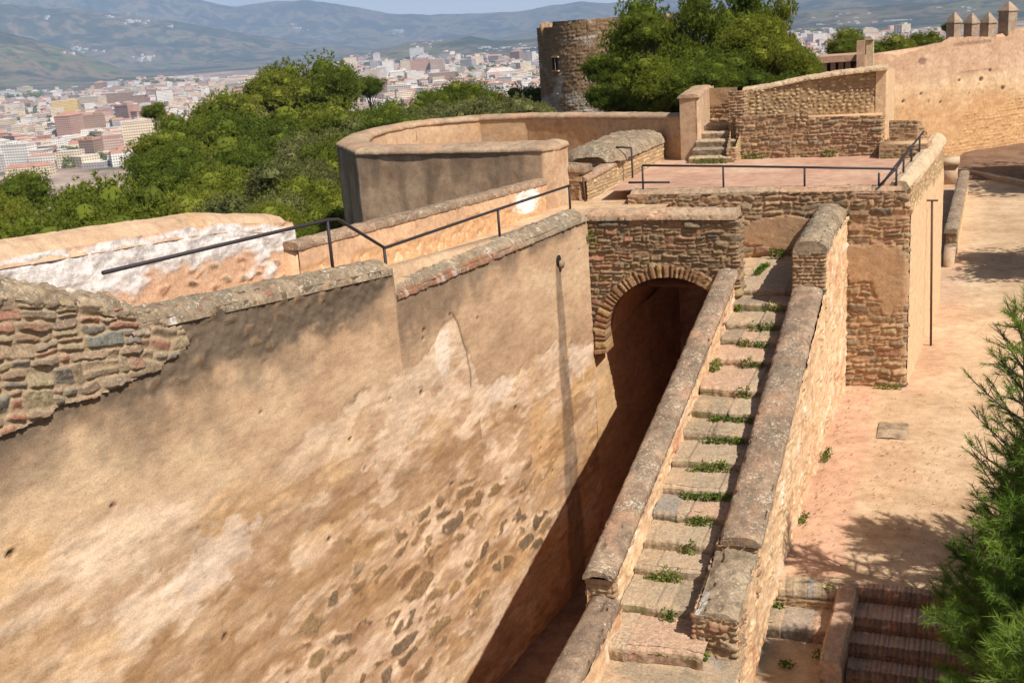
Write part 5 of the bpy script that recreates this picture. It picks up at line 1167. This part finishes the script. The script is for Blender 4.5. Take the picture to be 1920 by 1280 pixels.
# the ones that can be told apart
SPEC = [(128, 218, 55, 40, 34, 'yellow', 'pale', 'flat', 'yellow apartment block standing above white roofs'), (150, 200, 40, 30, 30, 'grey', 'pale', 'wing', 'grey block directly behind the yellow apartment block'),
        (175, 205, 60, 34, 30, 'cream', 'pale', 'flat', 'cream slab block to the right of the yellow block'), (224, 200, 70, 36, 34, 'brown', 'pale', 'wing', 'long brown block with dark openings left of the pines'), (246, 196, 26, 26, 24, 'yellow', 'pale', 'flat', 'small pale yellow block beside the long brown block'),
        (205, 296, 34, 22, 26, 'pink', 'terracotta', 'wing', 'pink balconied block close to the edge of the pines'), (176, 302, 20, 20, 26, 'brown', 'terracotta', 'flat', 'brown narrow tower beside the pink balconied block'),
        (70, 275, 42, 20, 13, 'brick red', 'red', 'flat', 'brick red warehouse in the middle of the old town'), (112, 262, 18, 18, 22, 'grey', 'pale', 'flat', 'dark grey tall block behind the brick red warehouse'),
        (60, 330, 52, 16, 11, 'cream', 'terracotta', 'gable', 'long cream house with terracotta roof nearest the pines'), (40, 200, 60, 40, 12, 'pink', 'red', 'gable', 'wide hall with a dark red hipped roof'),
        (60, 295, 34, 16, 6, 'white', 'pale', 'gable', 'low white pavilion roof among dark park trees'), (318, 216, 16, 14, 16, 'yellow', 'pale', 'flat', 'tiny yellow house showing between the pine tops'),
        (705, 142, 34, 24, 46, 'grey', 'pale', 'flat', 'grey tower block left of the white tower block'), (728, 150, 34, 24, 52, 'white', 'pale', 'flat', 'white tower block beyond the round pine'),
        (762, 145, 26, 24, 48, 'cream', 'pale', 'flat', 'slim cream tower block next to the brick row'), (790, 142, 74, 26, 46, 'brick red', 'terracotta', 'wing', 'broad brick red apartment row on the plain'), (822, 140, 40, 26, 44, 'pink', 'pale', 'flat', 'pink apartment block ending the brick row'),
        (830, 160, 62, 30, 30, 'brown', 'cream', 'flat', 'brown block with flat pale roof above the pines'), (780, 158, 44, 24, 30, 'white', 'pale', 'wing', 'white stepped block in front of the brick row'),
        (745, 182, 80, 34, 22, 'white', 'pale', 'wing', 'large white complex just above the dark pines'), (940, 150, 70, 40, 20, 'white', 'pale', 'gable', 'white hall roof in the middle of the plain')]
rs = np.random.RandomState(4)
for px, py, w_, d_, h_, fc, rf, kd, lab in SPEC:
    mb = bmesh(w_, d_, h_, fc, rf, kd, rs); o = mb.build('apartment_building' if kd != 'gable' else 'house', [FM[fc], RF.get(rf, RF['pale'])], None, smooth=False)
    tag(o, lab, 'building'); place_b(o, px, py); o.rotation_euler = (0, 0, math.radians(22 + rs.uniform(-25, 25)))
protos = {}
kinds = ['flat', 'flat', 'wing', 'gable']
cols = ['white', 'white', 'white', 'cream', 'cream', 'cream', 'pink', 'brick red', 'grey', 'brown']
def city_spot():
    z = rs.rand()
    if z < .44: return rs.uniform(-15, 330), rs.uniform(168, 322)
    if z < .86: return rs.uniform(655, 1010), 112 + (rs.rand() ** 1.3) * 85
    return rs.uniform(1485, 1700), 62 + rs.rand() * 48
nb = 0
SIZE = {'low': (14, 11, 8), 'mid': (28, 17, 16), 'tall': (32, 20, 30)}
while nb < 262:
    px, py = city_spot()
    if py > 300 and px > 110: continue
    far = slope(px, py)[1]; D = -124 / far
    szn = rs.choice(['low', 'mid', 'tall'], p=[.45, .45, .1] if D > 1000 else [.75, .25, 0])
    kd = rs.choice(kinds) if szn != 'low' else rs.choice(['gable', 'flat', 'gable'])
    fc = rs.choice(cols); rf = rs.choice(['terracotta', 'terracotta', 'pale', 'red']) if kd == 'gable' else rs.choice(['pale', 'pale', 'terracotta'])
    if px > 1400: fc = rs.choice(['white', 'white', 'cream']); 
    key = (szn, kd, fc, rf)
    w_, d_, h_ = SIZE[szn]
    zone = 'the left old town' if px < 500 else ('the central plain' if px < 1200 else 'the right hand suburb')
    lab = '%s %s %s with %s roof in %s' % ({'low': 'low', 'mid': 'mid height', 'tall': 'tall'}[szn], fc, {'gable': 'gabled house', 'wing': 'winged block', 'flat': 'flat topped block'}[kd], rf, zone)
    gname = lab + ' group'
    if key not in protos:
        mb = bmesh(w_, d_, h_, fc, rf, kd, rs); protos[key] = mb.mesh('building', [FM[fc], RF[rf]], False)
    o = bpy.data.objects.new('house' if kd == 'gable' else 'apartment_building', protos[key]); COL.objects.link(o)
    tag(o, lab, 'building', '%s %s buildings of %s' % (szn, fc, zone)); place_b(o, px, py)
    o.rotation_euler = (0, 0, math.radians(22 + rs.choice([0, 90, 30, -30]) + rs.uniform(-12, 12))); s_ = rs.uniform(.9, 1.4) * (1 + max(0, D - 2500) / 5000); o.scale = (s_, s_, s_ * rs.uniform(.75, 1.1)); nb += 1
# the mass of the city
mb = MB(); FL = ['white', 'cream', 'pink', 'brick red', 'grey']
for q in range(2300):
    z = rs.rand()
    if z < .42: px, py = rs.uniform(-60, 480), 146 + rs.rand() ** 1.2 * 170
    elif z < .85: px, py = rs.uniform(600, 1050), 108 + rs.rand() ** 1.5 * 90
    else: px, py = rs.uniform(1470, 1760), 58 + rs.rand() * 55
    d = fw + rt * ((px - 960) / FPX) - up * ((py - 640) / FPX)
    if d.z > -.018: continue
    k_ = (-115.2 - CAM.z) / d.z; p = CAM + d * k_
    if math.hypot(p.x, p.y) > 6000: continue
    w_, d_, h_ = rs.uniform(12, 38), rs.uniform(10, 24), rs.uniform(5, 15) * (1.5 if rs.rand() < .12 else 1)
    if py < 160 and px < 480 and rs.rand() < .5: w_ *= 3; h_ *= .6
    a_ = math.radians(rs.uniform(0, 90)); ca, sa = math.cos(a_), math.sin(a_)
    c4 = [(p.x + ca * x - sa * y, p.y + sa * x + ca * y) for x, y in ((-w_ / 2, -d_ / 2), (w_ / 2, -d_ / 2), (w_ / 2, d_ / 2), (-w_ / 2, d_ / 2))]
    V = [(x, y, -115.4) for x, y in c4] + [(x, y, -115.2 + h_) for x, y in c4]
    fi_ = rs.choice(5, p=[.42, .34, .14, .04, .06])
    mb.add(V, [(0, 1, 5, 4), (1, 2, 6, 5), (2, 3, 7, 6), (3, 0, 4, 7)], mi=int(fi_))
    e = .35; rh = d_ * .16 if rs.rand() < .3 else .4
    V = [(x, y, -115.2 + h_ + .01) for x, y in c4] + [((c4[0][0] + c4[3][0]) / 2 * .8 + p.x * .2, (c4[0][1] + c4[3][1]) / 2 * .8 + p.y * .2, -115.2 + h_ + rh), ((c4[1][0] + c4[2][0]) / 2 * .8 + p.x * .2, (c4[1][1] + c4[2][1]) / 2 * .8 + p.y * .2, -115.2 + h_ + rh)]
    mb.add(V, [(0, 1, 5, 4), (2, 3, 4, 5)], [(1, 2, 5), (3, 0, 4)], mi=5 if rh > .5 else 6)
struct(mb.build('far_city', [FM[c] for c in FL] + [RF['terracotta'], RF['pale']], None, smooth=False), 'stuff', 'dense mass of small far off city buildings on the plain')
# white villages on the hills
mb = MB()
for (px, py, n, wx, wy) in ((95, 32, 5, 12, 3), (205, 33, 4, 8, 2), (250, 42, 14, 26, 4), (150, 96, 22, 30, 5), (270, 110, 16, 34, 5), (745, 58, 12, 14, 5), (560, 52, 5, 20, 4), (320, 50, 3, 8, 2), (930, 90, 14, 34, 6), (985, 92, 16, 26, 6), (800, 80, 8, 40, 8), (1600, 40, 16, 80, 14), (1800, 20, 8, 60, 10), (1690, 55, 10, 40, 6)):
    for q in range(n):
        x, y = px + rs.normal() * wx * .5, py + rs.normal() * wy * .5
        a_, s_ = slope(x, y)
        ds = np.linspace(5600, 16000, 500); ia = int(np.clip(np.interp(a_, az, np.arange(len(az))), 0, len(az) - 1))
        hz = np.interp(ds, rad, Zm[ia]); hit = np.nonzero(CAM.z + s_ * ds < hz)[0]
        if not len(hit): continue
        D = ds[hit[0]]; cx, cy = CAM.x + D * math.sin(a_), CAM.y + D * math.cos(a_); w_ = rs.uniform(6, 20) * D / 9000
        mb.box(cx - w_, cx + w_, cy - 9, cy + 9, hz[hit[0]] - 12, hz[hit[0]] + rs.uniform(2, 7) * D / 8000)
struct(mb.build('hill_villages', FM['white'], None, smooth=False), 'stuff', 'scattered white hamlets on the far hillsides')

# ------------------------------------------------------------------ trees
def crown_mesh(name, rx, rz, seed, mat, nl=26, nt=1500, ts=.32, spread=1.0, flat=.55):
    """loose pine crown: many needle tufts over lobes set round the crown, with gaps between"""
    r = np.random.RandomState(seed); mb = MB()
    lob = []
    for q in range(nl):
        d = r.normal(size=3); d /= np.linalg.norm(d); d[2] = d[2] * .8 + .25
        rad_ = r.uniform(.3, .78); lob.append((np.array([d[0] * rx, d[1] * rx, d[2] * rz]) * rad_, r.uniform(.26, .42) * rx))
    li = r.randint(0, nl, nt); base = np.array([lob[i][0] for i in li]); lr = np.array([lob[i][1] for i in li])
    nt = int(nt * 1.35); li = r.randint(0, nl, nt); base = np.array([lob[i][0] for i in li]); lr = np.array([lob[i][1] for i in li])
    d = r.normal(size=(nt, 3)); d /= np.linalg.norm(d, axis=1)[:, None]; d[:, 2] = d[:, 2] * .8 + .12
    c = base + d * (lr * r.uniform(.55, 1.08, nt))[:, None] * np.array([1, 1, flat + .2])
    K = 13; out = d + .5 * r.normal(size=(nt, 3)); out[:, 2] += .35; out /= np.linalg.norm(out, axis=1)[:, None]
    a = out[:, None, :] + .75 * r.normal(size=(nt, K, 3)); a /= np.linalg.norm(a, axis=2)[..., None]
    s_ = ts * r.uniform(.5, 1.25, (nt, K, 1)); side = np.cross(a, r.normal(size=(nt, K, 3))); side /= np.linalg.norm(side, axis=2)[..., None]
    V = np.stack([c[:, None] - side * s_ * .13, c[:, None] + side * s_ * .13, c[:, None] + a * s_], 2).reshape(-1, 3)
    mb.add(V, None, np.arange(len(V)).reshape(-1, 3))
    for c0, r_ in lob:
        a1, a2 = np.meshgrid(np.linspace(0, 2 * np.pi, 11), np.linspace(-np.pi / 2, np.pi / 2, 8), indexing='ij')
        D3 = np.stack([np.cos(a1) * np.cos(a2), np.sin(a1) * np.cos(a2), np.sin(a2) * (flat + .2)], -1)
        mb.grid(c0 + D3 * (r_ * .48 * (1 + .35 * fbm(D3[..., 0] * 2 + c0[0], D3[..., 1] * 2 + c0[1], D3[..., 2] * 2, 2)))[..., None])
    return mb.mesh(name, mat, False), lob
def trunk_mesh(name, H, rx, rz, lob, r0, lean, seed):
    r = np.random.RandomState(seed); mb = MB()
    top = np.array([0, 0, rz * .6]); base = np.array([lean, lean * .3, -H])
    pts = [base + (top - base) * t + np.array([math.sin(t * 5 + seed), math.cos(t * 4), 0]) * .12 * (t * (1 - t)) * 4 for t in np.linspace(0, 1, 9)]
    mb.tube(pts, np.linspace(r0, r0 * .25, 9), 8)
    for q in range(min(12, len(lob))):
        e = lob[q][0]; t = r.uniform(.55, .95); s0 = base + (top - base) * t
        mb.tube([s0, s0 * .5 + e * .5 + np.array([0, 0, -.15]), e], [r0 * .35, r0 * .22, r0 * .07], 5, cap=False)
    return mb.mesh(name, M['bark'])
TREES = {}
def tree_kind(key, rx, rz, H, mat, seed, **kw):
    cm, lob = crown_mesh('crown', rx, rz, seed, mat, **kw)
    TREES[key] = (cm, trunk_mesh('trunk', H, rx, rz, lob, .07 * rx + .05, .3, seed), rx, rz, H)
tree_kind('round0', 3.0, 2.3, 9, M['pine'], 1, nt=5200, nl=40, ts=.16); tree_kind('round1', 3.0, 2.6, 9, M['pine'], 2, nt=5200, nl=36, ts=.16); tree_kind('round2', 3.0, 2.1, 9, M['dpine'], 3, nt=5200, nl=42, ts=.16)
tree_kind('scrub', 2.6, 1.8, 6, M['grey'], 4, nt=3000, nl=30, ts=.16); tree_kind('tall0', 3.0, 5.0, 10, M['dpine'], 5, nt=9000, nl=64, ts=.17); tree_kind('tall1', 2.8, 4.4, 10, M['pine'], 6, nt=9000, nl=60, ts=.17)
def tree(kind, px, py, D, width, label, group, name='pine_tree', sz=None, seed=0, ground=None):
    """px,py: pixel of the crown top; width in metres"""
    cm, tm, rx, rz, H = TREES[kind]
    p = ray(px, py, D); s_ = width / (2 * rx * .92); sv = sz or s_
    t = thing(name, label, 'tree', (p.x, p.y, p.z - rz * 1.02 * sv), group)
    for nm, me in (('crown', cm), ('trunk', tm)):
        o = bpy.data.objects.new(nm, me); COL.objects.link(o); o.parent = t
    t.rotation_euler = (0, 0, (px * 12.9898) % 6.283); t.scale = (s_, s_, sv); return t
F_ = 'pines on the slope below the bastion'
# (kind, px, py, distance, crown width in photo pixels)
FOREST = [('round2', 20, 318, 70, 120, 'dark pine at the left edge before the cream house'), ('round0', 70, 355, 52, 260, None), ('round1', 210, 318, 56, 300, None), ('round0', 320, 330, 48, 240, None), ('round0', 20, 400, 40, 200, None), ('round1', 120, 395, 40, 260, None), ('round1', 400, 345, 44, 260, None), ('round0', 260, 385, 38, 300, None), ('round2', 355, 405, 36, 200, None), ('scrub', 470, 350, 40, 220, None), ('scrub', 540, 290, 46, 170, None),
          ('round1', 300, 238, 72, 130, 'pale pine with rounded top beside the town edge'), ('round2', 352, 205, 80, 140, 'dark pine left of the tallest pine'), ('round1', 410, 165, 95, 150, 'pine on the left shoulder of the tallest pine'), ('round0', 565, 100, 100, 190, 'tallest umbrella pine standing above the city'), ('round1', 500, 128, 98, 100, None), ('round2', 625, 118, 98, 90, None), ('round2', 285, 190, 90, 50, 'small round tree top above the pale pine'),
          ('round2', 300, 265, 62, 150, None), ('round0', 390, 250, 66, 220, None), ('round2', 470, 195, 78, 200, None), ('round0', 560, 180, 80, 220, None), ('round1', 640, 200, 74, 150, None), ('round2', 480, 250, 60, 220, None), ('round1', 600, 250, 56, 220, None), ('round2', 330, 295, 54, 140, 'dark shaded pine in the middle of the slope'), ('round1', 430, 300, 50, 220, None), ('round0', 570, 320, 44, 180, None), ('scrub', 580, 240, 58, 150, None), ('round0', 600, 370, 40, 160, None), ('round1', 520, 370, 37, 160, None), ('round2', 160, 345, 60, 120, None),
          ('round2', 690, 140, 105, 64, 'round topped pine between tall pine and white complex'), ('round2', 700, 185, 82, 130, None), ('round0', 760, 190, 76, 120, None), ('scrub', 690, 215, 66, 150, None), ('round2', 860, 145, 88, 110, 'dark pine crown below the brown city block'), ('round2', 810, 165, 84, 80, None), ('round0', 910, 160, 84, 140, None), ('round0', 975, 155, 80, 110, 'pale pine touching the left side of the tower'), ('scrub', 800, 190, 74, 140, None), ('scrub', 930, 175, 70, 140, 'grey bushy shrub just above the bastion parapet'), ('scrub', 860, 185, 72, 130, None), ('round2', 740, 205, 64, 140, None), ('scrub', 1000, 185, 66, 90, None), ('round1', 650, 250, 62, 120, None), ('round0', 230, 420, 34, 200, None), ('round1', 80, 440, 34, 200, None), ('round0', 430, 400, 34, 200, None), ('round2', 570, 420, 33, 160, None), ('round1', -40, 350, 50, 160, None)]
for i, (kd, px, py, D, wpx, lab) in enumerate(FOREST):
    w_ = wpx * D / FPX * 1.02
    gen = {'round0': 'bright green round pine in the wood below the walls', 'round1': 'olive green round pine in the wood below the walls', 'round2': 'dark green round pine in the wood below the walls', 'scrub': 'grey green leafless looking tree in the wood below the walls'}[kd]
    tree(kd, px, py, D, w_, lab or gen, F_ if lab is None else None, 'pine_tree' if kd != 'scrub' else 'scrub_tree')
# big pines behind the upper wall
BIG = [('tall0', 1205, -40, 50, 165, 'tall pine leaning towards the round tower', 1.15), ('tall1', 1295, -60, 47, 165, 'tall pine in the middle of the group behind the plaster pier', 1.25), ('tall0', 1400, -85, 50, 170, 'broad tall pine at the right of the group', 1.2), ('tall1', 1455, -30, 48, 120, 'outer pine on the right edge of the tall group', 1.0), ('round2', 1140, 95, 46, 100, 'low bushy pine crown in front of the tower', None), ('round1', 1230, 95, 42, 150, 'lower pine crown directly behind the bastion parapet', None), ('round2', 1340, 75, 44, 170, 'dark lower pine crown behind the pale curved wall', None), ('round1', 1470, 70, 46, 130, 'light green lower crown beside the pavilion', None), ('round2', 1310, 110, 40, 140, 'dark crown behind the brick pilaster', None), ('round2', 1140, 150, 44, 90, 'dark shrubby pine foot beside the tower base', None), ('round1', 1500, 100, 50, 80, 'small pale crown left of the pavilion roof', None), ('round0', 1205, 15, 46, 110, 'pale lit crown on the tower side of the group', None), ('round1', 1420, 20, 45, 150, 'olive crown high in the right part of the group', None), ('round2', 1420, 120, 42, 150, 'dark low crown above the pale curved wall', None)]
for i, (kd, px, py, D, wpx, lab, sz) in enumerate(BIG):
    tree(kd, px, py, D, wpx * D / FPX, lab, 'tall pines behind the upper wall', sz=sz)
RT = [('round1', 1600, 48, 95, 90, 'bushy pine rising behind the tall pavilion pillar'), ('round0', 1575, 70, 92, 50, 'small pine left of the pavilion pillar'), ('round1', 1690, 60, 90, 90, 'rounded pine above the left end of the curtain wall'), ('round0', 1735, 55, 92, 60, 'pine top close to the first merlon'), ('round2', 1655, 75, 90, 50, 'low dark pine between pavilion pillar and curtain wall'), ('round2', 1778, 42, 88, 26, 'thin dark cypress like tree just left of the first merlon'), ('round0', 1480, 85, 70, 110, 'bright pine filling the gap before the white suburb')]
for kd, px, py, D, wpx, lab in RT: tree(kd, px, py, D, wpx * D / FPX, lab, None)
# wood and park trees in the city
mb = MB(); r = np.random.RandomState(12)
for (px, py, n, wx, wy) in ((100, 300, 110, 60, 8), (200, 250, 40, 80, 40), (100, 220, 40, 90, 30), (850, 160, 60, 110, 25), (900, 130, 40, 80, 12), (30, 178, 60, 40, 4), (85, 180, 30, 30, 4), (800, 150, 20, 40, 6), (900, 128, 20, 60, 4), (1500, 58, 60, 60, 5), (1620, 60, 60, 70, 5), (300, 152, 40, 80, 4), (640, 128, 30, 60, 6), (880, 110, 50, 100, 3), (20, 280, 12, 10, 5)):
    for q in range(n):
        x, y = px + r.normal() * wx * .6, py + r.normal() * wy * .6
        d = fw + rt * ((x - 960) / FPX) - up * ((y - 640) / FPX)
        if d.z > -.02: continue
        p = CAM + d * ((-113 - CAM.z) / d.z); R_ = 8 * r.uniform(.6, 1.3)
        leaf_cloud(mb, (p.x, p.y, p.z + R_ * .4), (R_ * 1.2, R_ * 1.2, R_), 70, 3.2, r)
struct(mb.build('woods', M['dpine'], None, smooth=False), 'stuff', 'far off dark trees scattered through the city and hill foot')

# ------------------------------------------------------------------ near pine at the right edge
def near_pine(name, base, top, R, seed, label, nb=64, dens=1.0, lo=.12, bare=0.):
    r = np.random.RandomState(seed)
    t = thing(name, label, 'tree', tuple(base))
    tr = MB(); base, top = np.array(base, float), np.array(top, float)
    tr.tube([base, base * .6 + top * .4 + np.array([.12, .05, 0]), base * .25 + top * .75, top], [.16, .12, .07, .015], 10)
    tr.build('trunk', M['bark'], t)
    br = MB(); tips = []
    for q in range(nb):
        f = lo + (1 - lo) * (q + r.rand()) / nb; s0 = base + (top - base) * f
        az_ = q * 2.4 + r.uniform(-.4, .4); L = R * (1 - .85 * f ** 1.7) * r.uniform(.7, 1.12) * min(1, .7 + f * 1.6)
        dr = np.array([math.cos(az_), math.sin(az_), .25 + .5 * f + r.uniform(-.15, .15)]); dr /= np.linalg.norm(dr)
        bend = np.array([0, 0, .35])
        pts = [s0 + dr * L * u + bend * (u ** 2) * L * .5 for u in np.linspace(0, 1, 6)]
        br.tube(pts, np.linspace(.028, .006, 6), 5, cap=False)
        for u in np.linspace(.22, 1, max(4, int(L * 9 * dens))):
            c = s0 + dr * L * u + bend * u * u * L * .5
            for w_ in range(3):
                d2 = dr + r.normal(size=3) * .7 + np.array([0, 0, .45]); d2 /= np.linalg.norm(d2)
                l2 = r.uniform(.16, .42) * (1.15 - .4 * u)
                if w_ == 2 and u > .9: d2 = dr + np.array([0, 0, .5]); d2 /= np.linalg.norm(d2)
                e = c + d2 * l2; br.tube([c, c + d2 * l2 * .5, e], [.006, .005, .003], 4, cap=False); tips.append((c, e, u))
    br.build('branches', M['twig'], t)
    nd = MB(); V = []
    for c, e, u in tips:
        if r.rand() < bare: continue
        d = (e - c); L = np.linalg.norm(d); d /= L; n = int(50 * r.uniform(.7, 1.3))
        f = r.uniform(.15, 1.02, n)[:, None]; p = c + (e - c) * f
        a = d * r.uniform(.5, 1.2, (n, 1)) + r.normal(size=(n, 3)) * .55; a /= np.linalg.norm(a, axis=1)[:, None]
        s_ = np.cross(a, r.normal(size=(n, 3))); s_ /= np.linalg.norm(s_, axis=1)[:, None]
        ln = r.uniform(.08, .17, (n, 1))
        V.append(np.stack([p - s_ * .0036, p + s_ * .0036, p + a * ln], 1).reshape(-1, 3))
    V = np.concatenate(V); nd.add(V, None, np.arange(len(V)).reshape(-1, 3)); nd.build('needles', M['needle'], t, smooth=False)
    return t
near_pine('young_pine', (5.7, .6, -1.1), (5.55, .7, 4.0), 1.8, 3, 'dense young pine with long bright needles filling the lower right corner', 190, 1.35)
near_pine('sparse_pine', (5.6, 3.0, -.4), (5.15, 3.1, 4.7), 1.35, 5, 'sparse twiggy pine top rising behind the dense pine', 46, .8, .35, .55)
near_pine('young_pine', (6.75, 1.7, -1), (6.6, 1.8, 4.5), 1.9, 14, 'added pine behind the dense young pine that deepens shade on the brick steps', 120, 1.0)  # extra pine, mostly out of frame, added to thicken shade over the brick steps
near_pine('young_pine', (4.98, -3.4, .5), (4.93, -3.35, 3.4), .75, 8, 'small bright pine tip in the bottom right corner of the view', 40, 1.2)
near_pine('young_pine', (6.6, 4.3, -.1), (6.4, 4.3, 4.3), 1.8, 9, 'pine beside the courtyard whose shadow dapples the pink floor', 110, 1.0)
shade = tree('round2', 1900, 300, 60, 3, 'broad pine shading the far end of the pink path', None)
shade.location = (11.2, 25.6, 5.4); shade.scale = (1.2, .85, 1.0)
shade = tree('round2', 1900, 300, 60, 3, 'large pine shading the earth bank and kerb by the curtain wall', None)
shade.location = (16.0, 43.5, 8.5); shade.scale = (2.2, 1.7, 1.8)

# ------------------------------------------------------------------ litter on the courtyard and weeds along wall feet
r = np.random.RandomState(31); mb = MB(); V = []
spots = []
for q in range(520):
    w_ = r.rand()
    if w_ < .45: x, y = r.normal(3.6, .7), r.normal(7.5, 3)
    elif w_ < .7: y = r.uniform(4, 13.8); x = float(RXo(y)) + .1 + abs(r.normal()) * .25
    else: x, y = r.uniform(2, 8), r.uniform(4, 30)
    if y < 3.95 or (y > 13.9 and x < 4.2): continue
    spots.append((x, y))
for x, y in spots:
    a_ = r.uniform(0, 6.28); l, w_ = r.uniform(.012, .045), r.uniform(.006, .016); ca, sa = math.cos(a_), math.sin(a_); z = .022 + r.uniform(0, .012)
    V += [(x + ca * l, y + sa * l, z), (x - sa * w_, y + ca * w_, z + .008), (x - ca * l, y - sa * l, z), (x + sa * w_, y - ca * w_, z + .006)]
mb.add(V, np.arange(len(V)).reshape(-1, 4))
M['litter'] = mat_leaf('dry_litter', lin(84, 62, 44), lin(128, 98, 70), lin(170, 140, 108), .1, 8)
struct(mb.build('leaf_litter', M['litter'], None, smooth=False), 'stuff', 'dry leaves and grit scattered over the pink courtyard')
mb = MB()
for q in range(420):
    x, y = r.uniform(2.2, 7.5), r.uniform(4.2, 22)
    if y > 13.9 and x < 4.3: continue
    z = .01; w_ = r.uniform(.008, .026)
    mb.add([(x + w_ * math.cos(t), y + w_ * .8 * math.sin(t), z + .3 * w_) for t in (0, 1.25, 2.5, 3.8, 5)] + [(x, y, z + w_ * 1.1)], None, [(i, (i + 1) % 5, 5) for i in range(5)])
struct(mb.build('pebbles', M['lcap'], None), 'stuff', 'small loose stones on the courtyard floor')
rs = np.random.RandomState(77)
for (x, y, z, rx, ry, rz, lab) in ((1.95, 9.2, .0, .05, .3, .16, 'low dry weeds at the courtyard foot of the stair parapet'), (1.85, 6.1, .0, .05, .22, .12, 'weed line half way along the courtyard side of the parapet'), (2.9, 13.85, .0, .3, .05, .1, 'weeds along the base of the terrace front wall'), (-1.2, 19.9, 4.8, .3, .06, .14, 'weeds at the foot of the drystone wall left of centre'), (.9, 19.9, 4.8, .2, .06, .2, 'weeds on the drystone retaining wall behind the terrace'), (-2.3, 19.15, 4.8, .45, .06, .16, 'weeds below the lowest small mossy step'), (-3.25, 10.3, 4.35, .08, .04, .16, 'weed tuft on the arch wall beside the rampart corner')):
    weed(x, y, z, rx, ry, rz, lab, 70)

# ------------------------------------------------------------------ air
hz = MB(); hz.box(-17000, 12000, -300, 16500, -135, 1150)
ho = hz.build('haze', [], None, smooth=False); struct(ho, 'stuff', 'pale summer haze between the castle and the far hills')
hm = bpy.data.materials.new('haze_air'); hm.use_nodes = True; hn = hm.node_tree.nodes; hl = hm.node_tree.links
hn.remove(hn['Principled BSDF']); pvn = hn.new('ShaderNodeVolumePrincipled')
pvn.inputs['Color'].default_value = (.47, .66, 1, 1); pvn.inputs['Density'].default_value = 8e-5; pvn.inputs['Anisotropy'].default_value = -.25
hl.new(pvn.outputs[0], hn['Material Output'].inputs['Volume'])
ho.data.materials.append(hm)
